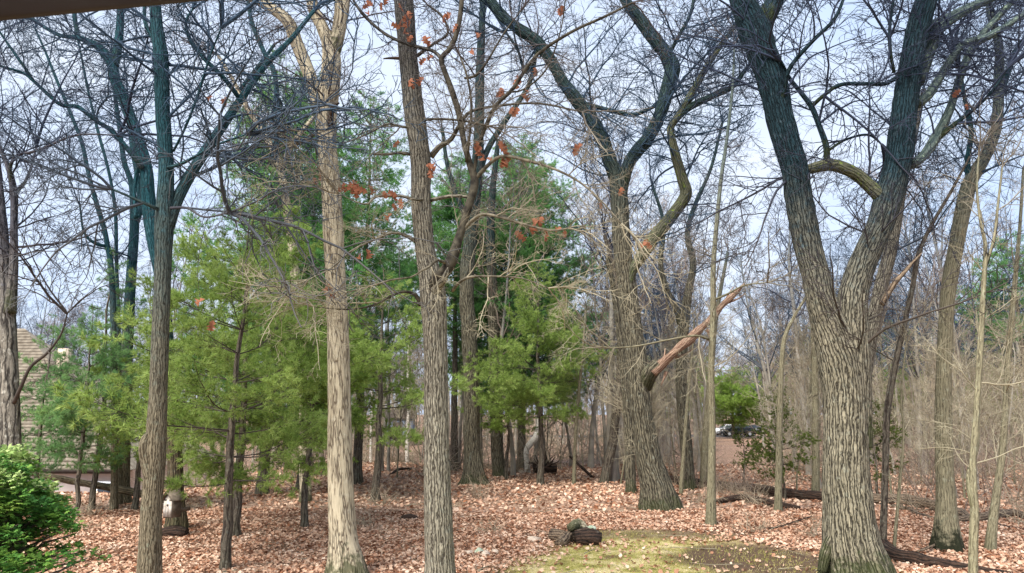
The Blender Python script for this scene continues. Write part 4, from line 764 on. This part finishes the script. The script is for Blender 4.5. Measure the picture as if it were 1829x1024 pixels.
for i in range(120):
    xp = 560 + 1330 * ((i * .618034) % 1); d = r3.uniform(38, 62) if xp < 1180 else r3.uniform(31, 60)
    if 1265 < xp < 1345: d = r3.uniform(28, 34)
    shrub(xp, d, int(r3.integers(4)), r3.uniform(.6, 1.25) * (1 if d > 34 else .7))
for i in range(46):
    xp = 560 + 1330 * ((i * .7548777 + .3) % 1)
    if 1265 < xp < 1345: continue
    shrub(xp, r3.uniform(62, 95), int(r3.integers(4)), r3.uniform(1.1, 1.8))
for i in range(16): shrub(r3.uniform(270, 580), r3.uniform(31, 46), int(r3.integers(4)), r3.uniform(.7, 1.3))
for (xp, d, s, k) in [(665, 21, .55, 3), (690, 26, .6, 3), (860, 28, .6, 1), (790, 25, .5, 3), (880, 20, .4, 3), (1330, 20, .5, 3), (1430, 19, .5, 1), (1340, 25, .6, 3), (1600, 24, .7, 1), (1640, 27, .9, 2), (1720, 24, .9, 2), (1800, 21, .9, 0), (1660, 30, 1.1, 2), (1240, 26, .6, 3), (160, 20, .6, 3), (190, 23, .6, 3), (345, 24, .5, 3), (1780, 27, 1.1, 2), (1820, 24, 1.0, 1), (1560, 28, 1., 0)]:
    X_ = (xp - 914.5) / FPX * d; o = bpy.data.objects.new('bare_shrub', shr[k]); COL.objects.link(o); o.location = (X_, d, h1(X_, d) - .03); o.rotation_euler = (0, 0, r3.uniform(0, 6.28)); o.scale = (s, s, s)
    tagt(o, '%s leafless shrub amid the fallen leaves %s' % (sk[k], zone(xp)), 'shrub', '%s shrubs on the leaf carpet %s' % (sk[k], zone(xp)))

# ================================================================== fallen logs
def log(name, label, pts, mat='log', S=16, lump=.1, cat='log', parts=(), dd=None):
    """pts (x, y, w px, lift m): resting on the ground"""
    o = []
    for q in pts:
        if dd: p = px(q[0], q[1], dd); o.append((*p, prad(q[2], p))); continue
        p = gpt(q[0], q[1]); r = prad(q[2], p); p = p.copy(); p[2] = h1(p[0], p[1]) + r * .75 + (q[3] if len(q) > 3 else 0); o.append((*p, r))
    c = catmull(np.array(o), .12); base = c[len(c) // 2, :3].copy(); base[2] = h1(base[0], base[1])
    t = thing(name, label, cat, base); link('trunk', Tubes(base).add(c[:, :3], c[:, 3], S, trunk_disp(0, .012, lump=lump, seed=len(label)), cap=True).mesh('log_body', M[mat]), t)
    for pp in parts:
        cc = catmull(np.array([(*(px(q[0], q[1], q[3])), prad(q[2], px(q[0], q[1], q[3]))) for q in pp]), .1); link('branch', Tubes(base).add(cc[:, :3], cc[:, 3], 7, trunk_disp(0, 0, lump=.1), cap=True).mesh('branch', M[mat]), t)
    return t
log('fallen_log', 'mossy fallen log slanting down towards the slim front trunk at left', [(20, 838, 12), (95, 853, 13), (130, 860, 14), (200, 872, 15), (262, 884, 16), (300, 893, 15)], 'logl', dd=24.5)
log('fallen_log', 'long dark fallen log running from the leaning oak to the massive oak', [(1195, 862, 15), (1260, 872, 18), (1330, 880, 20), (1400, 890, 22), (1475, 897, 22)], 'dark')
log('fallen_log', 'fallen log leading from the massive oak to the blackened foot trunk', [(1540, 898, 22), (1610, 902, 23), (1660, 910, 24), (1712, 925, 24), (1735, 934, 14)], 'log')
log('fallen_log', 'short dark log lying before the long one near the slender trunk', [(1281, 900, 11), (1317, 896, 14), (1342, 898, 16), (1385, 906, 15), (1428, 912, 10)], 'dark')
log('fallen_log', 'curved log right of the blackened foot, tip towards the right edge', [(1706, 935, 15), (1745, 934, 22), (1785, 928, 22), (1815, 924, 19), (1845, 937, 16)], 'log')
log('fallen_branch', 'forked branch under the log left of the blackened foot', [(1595, 905, 7), (1625, 915, 11), (1645, 924, 10), (1680, 930, 6)], 'log', 10)
log('fallen_branch', 'bare branch on the ground by the right edge', [(1770, 935, 6), (1800, 945, 8), (1845, 950, 7)], 'dark', 10)
log('fallen_branch', 'thin branch on the leaves at the lower right edge', [(1775, 948, 4), (1800, 962, 5), (1845, 975, 4)], 'dark', 8)
log('rotten_log', 'black rotten log lying against the foot of the massive oak', [(1572, 988, 28, .12), (1598, 1002, 34), (1640, 1010, 30), (1690, 1017, 24), (1760, 1024, 16), (1829, 1030, 10)], 'dark', 20, .3)
log('fallen_branch', 'pale stick lying over the rotten log', [(1640, 996, 6, .1), (1658, 990, 7, .1), (1675, 982, 7, .1)], 'log', 8)
log('fallen_branch', 'dark stick propped in the brush right of the small pine', [(1018, 850, 4, .9), (1035, 852, 5, .5), (1060, 856, 5, .0)], 'dark', 8)
log('fallen_branch', 'bent dark branch on the leaves left of the centre oak', [(697, 850, 5), (712, 846, 5, .15), (735, 842, 4, .1)], 'dark', 8)
log('fallen_branch', 'long thin branch in the leaves left of the massive oak', [(1330, 940, 4), (1380, 948, 4, .05), (1450, 930, 3, .1)], 'dark', 6)
# cut log pile on the moss edge
log('cut_log', 'short cut log with a dark sawn end beside the pale stones', [(985, 966, 26), (1005, 968, 27), (1026, 971, 18)], 'log', 20, .2)
log('cut_log', 'split mossy log leaning over the cut one', [(1000, 978, 18, .0), (1016, 971, 20, .08), (1032, 965, 18, .2)], 'log', 14, .2)
log('cut_log', 'black hollow log at the right end of the little pile', [(1028, 973, 28), (1048, 973, 32), (1072, 973, 20)], 'dark', 24, .45)
log('bark_slab', 'splintered pale piece of wood on top of the little pile', [(1018, 972, 14, .3), (1034, 968, 20, .32), (1050, 970, 7, .3)], 'pale', 12, .4)
def rock(label, x, y, wpx, hpx, mat='stone', seed=0, lift=0, name='stone'):
    p = gpt(x, y); a = prad(wpx, p); hh = prad(hpx, p); u = np.linspace(0, math.pi, 9); v = np.linspace(0, 2 * math.pi, 15)[:-1]; U_, V_ = np.meshgrid(u, v, indexing='ij')
    S_ = np.stack([np.sin(U_) * np.cos(V_), np.sin(U_) * np.sin(V_), np.cos(U_)], -1); S_ = S_ * (1 + .28 * vnoise(S_ * 1.6 + seed * 3.3, seed)[..., None] + .1 * vnoise(S_ * 4 + seed, seed)[..., None])
    Vv = (S_ * [a, a * .8, hh]).reshape(-1, 3); ii = np.arange(9 * 14).reshape(9, 14); Fq = np.stack([ii[:-1], ii[1:], np.roll(ii[1:], -1, 1), np.roll(ii[:-1], -1, 1)], -1).reshape(-1, 4)
    o = link(name, raw_mesh(name, Vv, Fq, M[mat], smooth=False)); o.location = (p[0], p[1], h1(p[0], p[1]) + hh * .45 + lift); o.rotation_euler = (0, 0, seed)
    tagt(o, label, 'stone'); return o
rock('pale green stone on top of the little log pile', 1056, 972, 26, 9, 'gstone', 1, .33)
rock('flat tan stone left of the cut log', 955, 968, 30, 12, 'stone', 2)
rock('rounded tan stone nearest the centre oak', 838, 992, 18, 12, 'stone', 3); rock('greenish tan stone second from the centre oak', 855, 990, 18, 14, 'gstone', 4); rock('tan stone with a stick across, third from the centre oak', 868, 994, 18, 14, 'stone', 5); rock('reddish tan stone fourth from the centre oak', 884, 990, 14, 11, 'stone', 6)
rock('pale upright boulder behind the knobbly trunk', 906, 846, 12, 14, 'stone', 7); rock('low pale boulder left of the birch snag', 930, 846, 16, 8, 'stone', 8)
rock('pale flat rock between the leaning dark trunk and leaning oak', 1092, 858, 30, 5, 'stone', 9)
rock('dark mossy mound at the foot of the knobbly trunk', 849, 860, 44, 26, 'mossy', 10, name='mossy_mound')
rock('small dark mound buried in leaves left of the centre oak', 732, 928, 36, 14, 'dark', 11, name='dark_mound')
# curved birch snag and upturned root plate
d_ = gdist(941, 846) ; sn = trace([(943, 850, 11), (941, 825, 10), (940, 806, 9), (947, 793, 11), (957, 781, 11), (961, 765, 8), (962, 748, 6)], d_); base = sn[0, :3].copy(); base[2] = h1(*base[:2]); c = catmull(sn, .08)
t = thing('birch_snag', 'curved white birch snag behind the slender pine', 'dead tree', base); link('trunk', Tubes(base).add(c[:, :3], c[:, 3], 14, trunk_disp(0, 0, lump=.12, seed=3), cap=True).mesh('snag', M['birch']), t)
p = gpt(970, 848); t = thing('root_plate', 'black upturned root plate beside the birch snag', 'tree roots', (p[0], p[1], h1(p[0], p[1])))
P, Q = grow(np.tile([[0, 0, .35]], (22, 1)), rng.normal(size=(22, 3)) * [1, .4, .9] + [0, 0, .25], rng.uniform(.5, 1.1, 22), np.full(22, .07), 7, .3, 0, .2)
P0, Q0 = grow(np.array([[-.5, .1, .3]]), np.array([[1., 0, .1]]), np.array([1.2]), np.array([.3]), 8, .05, 0, .7)
link('root_mass', Tubes().add(P0, Q0, 12, trunk_disp(0, 0, lump=.35), cap=True).mesh('root_mass', M['dark']), t)
for i in range(22): link('root', Tubes().add(P[i], Q[i], 6).mesh('root', M['dark']), t)

# ================================================================== birdhouse at the foot of the left oak
bp_ = px(306, 924, 19.5)
def boxm(name, x0, x1, y0, y1, z0, z1, mat, bevel=0):
    V = [(x0, y0, z0), (x1, y0, z0), (x1, y1, z0), (x0, y1, z0), (x0, y0, z1), (x1, y0, z1), (x1, y1, z1), (x0, y1, z1)]
    return raw_mesh(name, V, [(0, 3, 2, 1), (4, 5, 6, 7), (0, 1, 5, 4), (1, 2, 6, 5), (2, 3, 7, 6), (3, 0, 4, 7)], M[mat])
bh = thing('birdhouse', 'small weathered birdhouse with white front fixed low on the left oak', 'birdhouse', bp_); bh.rotation_euler = (0, 0, R(-24)); bh.scale = (1.02, 1.02, 1.02)
link('body', boxm('body', -.14, .14, -.12, .16, 0, .44, 'wood'), bh)
for i in range(3): link('board', boxm('board', -.137 + i * .092, -.137 + i * .092 + .086, -.14, -.122, .02, .40 + (.04 if i == 1 else 0), 'white'), bh)
for s in (-1, 1):
    V = [(0, -.22, .62), (0, .2, .62), (s * .24, .2, .40), (s * .24, -.22, .40)]; V += [(x, y, z + .03) for x, y, z in V]
    Fq = [(0, 1, 2, 3), (7, 6, 5, 4), (0, 4, 5, 1), (1, 5, 6, 2), (2, 6, 7, 3), (3, 7, 4, 0)]; link('roof_board', raw_mesh('roof_board', V, Fq, M['wood']), bh)
V = [(-.13, -.13, .44), (.13, -.13, .44), (0, -.13, .58), (-.13, .14, .44), (.13, .14, .44), (0, .14, .58)]; link('gable', raw_mesh('gable', V, [(0, 1, 2), (5, 4, 3), (0, 2, 5), (0, 5, 3), (1, 4, 5), (1, 5, 2)], M['white']), bh)
th_ = np.linspace(0, 2 * math.pi, 17)[:-1]; V = [(.03 * math.cos(a), -.145, .3 + .03 * math.sin(a)) for a in th_]; V += [(x, -.141, z) for x, y, z in V] + [(0, -.145, .3)]; link('entrance', raw_mesh('entrance', V, [(32, i, (i + 1) % 16) for i in range(16)], M['trim']), bh)
link('bracket', boxm('bracket', -.03, .03, .16, .55, .1, .2, 'wood'), bh)
p = px(312, 934, 19.6); t = thing('hollow_stump', 'low black hollow stump below the birdhouse', 'stump', (p[0], p[1], h1(p[0], p[1])))
link('stump_body', Tubes().add(np.array([[-.32, 0, .1], [-.1, 0, .13], [.1, 0, .13], [.32, 0, .1]]), np.array([.14, .18, .18, .13]), 14, trunk_disp(0, 0, lump=.2), cap=True).mesh('stump_body', M['dark']), t)

# ================================================================== cypress at the lower left
def cypress():
    global rng
    keep = rng; rng = np.random.default_rng(77)
    b0 = np.array([-5.05, 7.15, h1(-5.05, 7.15)]); t = thing('cypress_shrub', 'dense bright green cypress with layered fan sprays in the lower left corner', 'shrub', b0)
    H = 2.72
    link('trunk', Tubes().add(np.array([[0, 0, -.1], [.02, 0, 1.2], [0, .03, 2.5]]), np.array([.09, .07, .02]), 10).mesh('trunk', M['pine']), t)
    nb = 720; z = np.where(rng.random(nb) < .8, rng.uniform(1.0, 2.62, nb), rng.uniform(.2, 1.3, nb)); az = rng.uniform(0, 6.28, nb); rp_ = np.interp(z, [0, 1.5, 1.98, 2.36, 2.6, 2.72], [1.6, 1.02, .76, .56, .34, .1]); rr_ = rp_ * np.where(rng.random(nb) < .4, rng.uniform(.3, .75, nb), rng.uniform(.8, 1.1, nb))
    C = np.stack([rr_ * np.cos(az), rr_ * np.sin(az), z], -1); A0 = np.stack([0 * z, 0 * z, np.maximum(z - .35, .1)], -1); s = np.linspace(0, 1, 5)[None, :, None]
    P = A0[:, None] * (1 - s) + C[:, None] * s; P[:, 1:4] += rng.normal(0, .03, (nb, 3, 3)); link('branches', Tubes().add(P, np.linspace(.018, .006, 5)[None].repeat(nb, 0), 4).mesh('branches', M['pine']), t, kind='stuff')
    rad = rng.uniform(.12, .21, nb); n_ = 58
    def sprays(sel, nm, mat, inner=False):
        c = np.repeat(C[sel], n_, 0); ra = np.repeat(rad[sel], n_)[:, None]; o = nrm(np.repeat(np.stack([np.cos(az[sel]), np.sin(az[sel]), 0 * az[sel] + .25], -1), n_, 0))
        dv = nrm(rng.normal(size=c.shape) * [1, 1, .8] + [0, 0, .55] + o * .5); p = c + dv * ra * np.array([1, 1, .6]) * rng.uniform(.55, 1.05, (len(c), 1))
        f = nrm(dv * [1, 1, .35] + o * .5 + rng.normal(0, .25, c.shape)); up = nrm(np.array([0, 0, 1.]) + rng.normal(0, .3, c.shape) + o * .3); sd = nrm(np.cross(f, up)); sz = rng.uniform(.028, .055, (len(c), 1))
        # five-fingered fan
        vs = [p - f * sz * .5]
        for a in (-70, -35, 0, 35, 70):
            ar = R(a); l = 1.0 if a == 0 else (.85 if abs(a) < 50 else .65)
            tip = p - f * sz * .5 + (f * math.cos(ar) + sd * math.sin(ar)) * sz * l; wv = (sd * math.cos(ar) - f * math.sin(ar)) * sz * .17; vs += [p - f * sz * .5 + (tip - p + f * sz * .5) * .62 - wv, tip - np.array([0, 0, .006]), p - f * sz * .5 + (tip - p + f * sz * .5) * .62 + wv]
        V = np.stack(vs, 1); K = V.shape[1]; Ft = []
        for i in range(5): a_ = 1 + 3 * i; Ft += [(0, a_, a_ + 2), (a_, a_ + 1, a_ + 2)]
        Ft = np.array(Ft)[None] + (np.arange(len(c)) * K)[:, None, None]; link(nm, raw_mesh(nm, V.reshape(-1, 3), Ft.reshape(-1, 3), M[mat]), t, kind='stuff')
    # the half that can be seen gets its sprays; yellow tips near the top
    vis = (np.sin(az) < .45) | (z > 1.9); new = vis & (z > 2.3) & (rng.random(nb) < .6)
    sprays(np.where(vis & ~new)[0], 'foliage', 'cypress'); sprays(np.where(new)[0], 'new_growth', 'cypressl')
    rng = keep
cypress()

# ================================================================== house at left behind the pines
hb = np.array([-27., 46., -2.6]); HS = thing('house', 'brown shingled house with a low hipped roof half hidden by pines at left', 'house', hb)
ez = .1; x1, y1, y2 = -20.2, 40.0, 52.0; x0 = -36.0; rt = px(45, 588, 46.0); rz = rt[2]; rxx = rt[0]
def hm(name, V, Fq, mat, kind=None):
    V = np.array(V, float) - hb; return link(name, raw_mesh(name, V, Fq, M[mat]), HS, kind=kind)
hm('wall', [(x0, y1 + .4, -3), (x1 - .5, y1 + .4, -3), (x1 - .5, y2 - .4, -3), (x0, y2 - .4, -3), (x0, y1 + .4, ez), (x1 - .5, y1 + .4, ez), (x1 - .5, y2 - .4, ez), (x0, y2 - .4, ez)], [(0, 1, 5, 4), (1, 2, 6, 5), (2, 3, 7, 6), (3, 0, 4, 7)], 'wall')
hm('fascia', [(x0, y1 - .03, ez - .18), (x1 + .03, y1 - .03, ez - .18), (x1 + .03, y1 - .03, ez + .04), (x0, y1 - .03, ez + .04), (x0, y1 + .05, ez - .18), (x1, y1 + .05, ez - .18), (x1, y1 + .05, ez + .04), (x0, y1 + .05, ez + .04)], [(0, 1, 2, 3), (4, 7, 6, 5), (0, 4, 5, 1), (1, 5, 6, 2), (3, 2, 6, 7)], 'trim')
hm('soffit', [(x0, y1, ez - .02), (x1, y1, ez - .02), (x1, y2, ez - .02), (x0, y2, ez - .02)], [(0, 1, 2, 3)], 'trim')
hm('roof', [(x0, y1, ez), (x1, y1, ez), (rxx, 46, rz), (x0, 46, rz), (x1, y2, ez), (x0, y2, ez)], [(0, 1, 2, 3), (3, 2, 4, 5), (1, 4, 4 - 2, 2)][:2] + [], 'shingle')
hm('roof_hip', [(x1, y1, ez), (x1, y2, ez), (rxx, 46, rz)], [(0, 1, 2)], 'shingle')
NR = 42
for i in range(NR):
    a, b2 = i / NR, (i + 1) / NR
    def rp2(f, lift): return (x1 + (rxx - x1) * f, y1 + (46 - y1) * f - lift * .7, ez + (rz - ez) * f + lift * .7)
    A_, B_ = rp2(a, .045), rp2(b2 + .003, .012); C_ = rp2(a, .0); hm('shingle_course', [(x0, A_[1], A_[2]), A_, B_, (x0, B_[1], B_[2]), (x0, C_[1], C_[2]), C_], [(0, 1, 2, 3), (4, 5, 1, 0)], 'shingle')
cp = px(108, 660, 44.0); hm('chimney', [(cp[0] - .28 + dx, 44 + dy, z_) for z_ in (cp[2] - 2.0, cp[2] + 1.25) for dx, dy in ((0, 0), (.56, 0), (.56, .6), (0, .6))], [(4, 5, 6, 7), (0, 1, 5, 4), (1, 2, 6, 5), (2, 3, 7, 6), (3, 0, 4, 7)], 'stone')
for wx in (-21.4,):
    wd = link('window', boxm('window', -.6, .6, 0, .06, -.5, .5, 'carwhite'), HS); wd.location = np.array([wx, y1 + .32, -1.0]) - hb
    pn = link('pane', boxm('pane', -.5, .5, -.01, .0, -.4, .4, 'glass'), wd)
# blue-grey shed far in the woods
p = gpt(710, 820); p = px(709, 812, 62.0); SH = thing('shed', 'small blue grey shed far in the woods left of the centre oak', 'shed', (p[0], 62, h1(p[0], 62)))
link('wall', boxm('wall', -1.1, 1.1, 0, 2.5, -.2, 2.3, 'bluewall'), SH)
V = [(-1.3, -.2, 2.2), (1.3, -.2, 2.2), (1.3, 2.7, 2.2), (-1.3, 2.7, 2.2), (-1.3, 1.25, 3.1), (1.3, 1.25, 3.1)]; link('roof', raw_mesh('roof', V, np.array([(0, 1, 5), (0, 5, 4), (3, 4, 5), (3, 5, 2), (0, 4, 3), (1, 2, 5)]), M['trim']), SH)
link('door', boxm('door', -.4, .4, -.03, -.003, 0, 1.9, 'trim'), SH)
for (x, y, d, s) in [(727, 828, 46, 7), (662, 826, 46, 5), (676, 832, 45, 6), (645, 830, 44, 4)]:
    lb = {727: 'straight white birch trunk by the blue grey shed', 662: 'thin pale birch stem left of the shed', 676: 'slightly thicker pale birch stem left of the shed', 645: 'thin pale birch stem beside the cream trunk'}[x]
    bt_ = Tree('birch_tree', lb, [(x, y, s), (x + 1, y - 50, s * .9), (x + 3, y - 110, s * .8), (x + 2, y - 180, s * .6), (x + 6, y - 260, s * .4)], d, 'birch', S=8, step=.4, flare=.1, seed=int(x)); bt_.twigs('twigp', .6, (1, 2.6), 3, 3, 2, trunk_from=.4, zmin=3)

# ================================================================== parked cars on the far road
def car(label, xc, d, mat, yaw=0):
    X_ = (xc - 914.5) / FPX * d; t = thing('parked_car', label, 'car', (X_, d, h1(X_, d) + .06)); t.rotation_euler = (0, 0, yaw)
    prof = [(-2.25, .3), (-2.28, .75), (-2.1, .98), (-1.25, 1.05), (-.65, 1.5), (.75, 1.56), (1.75, 1.5), (2.15, 1.0), (2.28, .8), (2.25, .3)]
    V = []; ins = [0, 0, 0, 0, .16, .16, .16, .03, 0, 0]
    for s in (-1, 1): V += [(x, s * (.88 - i_), z) for (x, z), i_ in zip(prof, ins)]
    k = len(prof); Ft = []
    for i in range(k): j = (i + 1) % k; Ft += [(i, j, k + j), (i, k + j, k + i)]
    for i in range(1, k - 1): Ft += [(0, i + 1, i), (k, k + i, k + i + 1)]
    link('body', raw_mesh('body', V, np.array(Ft), M[mat]), t)
    for s in (-1, 1):
        for (a, b_, c, e) in (((-1.1, 1.08), (-.6, 1.42), (.1, 1.45), (.1, 1.08)), ((.2, 1.08), (.2, 1.45), (1.0, 1.46), (1.0, 1.08)), ((1.1, 1.08), (1.1, 1.45), (1.65, 1.42), (1.95, 1.1))):
            vv = [(q[0], s * (.9 - .16 * (q[1] - 1.05) / .45), q[1]) for q in (a, b_, c, e)]; link('side_window', raw_mesh('side_window', vv, [(0, 1, 2, 3)], M['glass']), t)
        for wx in (-1.4, 1.4):
            th2 = np.linspace(0, 2 * math.pi, 19)[:-1]; vv = [(wx + .34 * math.cos(a), s * .7, .34 + .34 * math.sin(a)) for a in th2] + [(wx + .34 * math.cos(a), s * .92, .34 + .34 * math.sin(a)) for a in th2] + [(wx, s * .92, .34)]
            ff = [(36, 18 + i, 18 + (i + 1) % 18) for i in range(18)] + [(i, (i + 1) % 18, 18 + (i + 1) % 18) for i in range(18)] + [(i, 18 + (i + 1) % 18, 18 + i) for i in range(18)]
            wh = link('wheel', raw_mesh('wheel', vv, np.array(ff), M['tyre']), t)
            vv = [(wx + .2 * math.cos(a), s * .93, .34 + .2 * math.sin(a)) for a in th2] + [(wx, s * .94, .34)]; link('rim', raw_mesh('rim', vv, np.array([(18, i, (i + 1) % 18) for i in range(18)]), M['rim']), wh)
    link('windscreen', raw_mesh('windscreen', [(-1.27, -.72, 1.08), (-1.27, .72, 1.08), (-.69, .64, 1.5), (-.69, -.64, 1.5)], [(0, 1, 2, 3)], M['glass']), t)
    for s in (-1, 1): link('headlight', boxm('headlight', -2.3, -2.2, s * .68 - .14, s * .68 + .14, .68, .84, 'carwhite'), t)
car('dark parked car seen through the gap right of the slender trunk', 1310, 103.5, 'cardark'); car('white parked car mostly behind the dark one', 1296, 106.5, 'carwhite', R(4)); car('second dark parked car right of the gap, half behind the juniper', 1352, 105, 'cardark', R(180))

# ================================================================== eave of the house the photograph was taken from
a0 = px(-260, 53, 1.35); a1 = px(330, -3, 1.75); dv = a1 - a0; n_ = 2
ev = thing('roof_eave', 'dark brown out of focus eave board crossing the top left corner', 'eave', a0)
def prism(name, p0, p1, up, depth, hgt, mat):
    dz = np.array([0, 0, hgt]); dp = np.asarray(depth, float); V = [p0, p1, p1 + dp, p0 + dp]; V = V + [v + dz for v in V]; V = np.array(V) - a0
    link(name, raw_mesh(name, V, [(0, 3, 2, 1), (4, 5, 6, 7), (0, 1, 5, 4), (1, 2, 6, 5), (2, 3, 7, 6), (3, 0, 4, 7)], M[mat]), ev)
pd = np.array([dv[1], -dv[0], 0]); pd = pd / np.linalg.norm(pd)
e0 = a0 - dv * 2.2; e1 = a1 + dv * .25
prism('fascia_board', e0, e1, 0, -pd * .03, .19, 'eave');
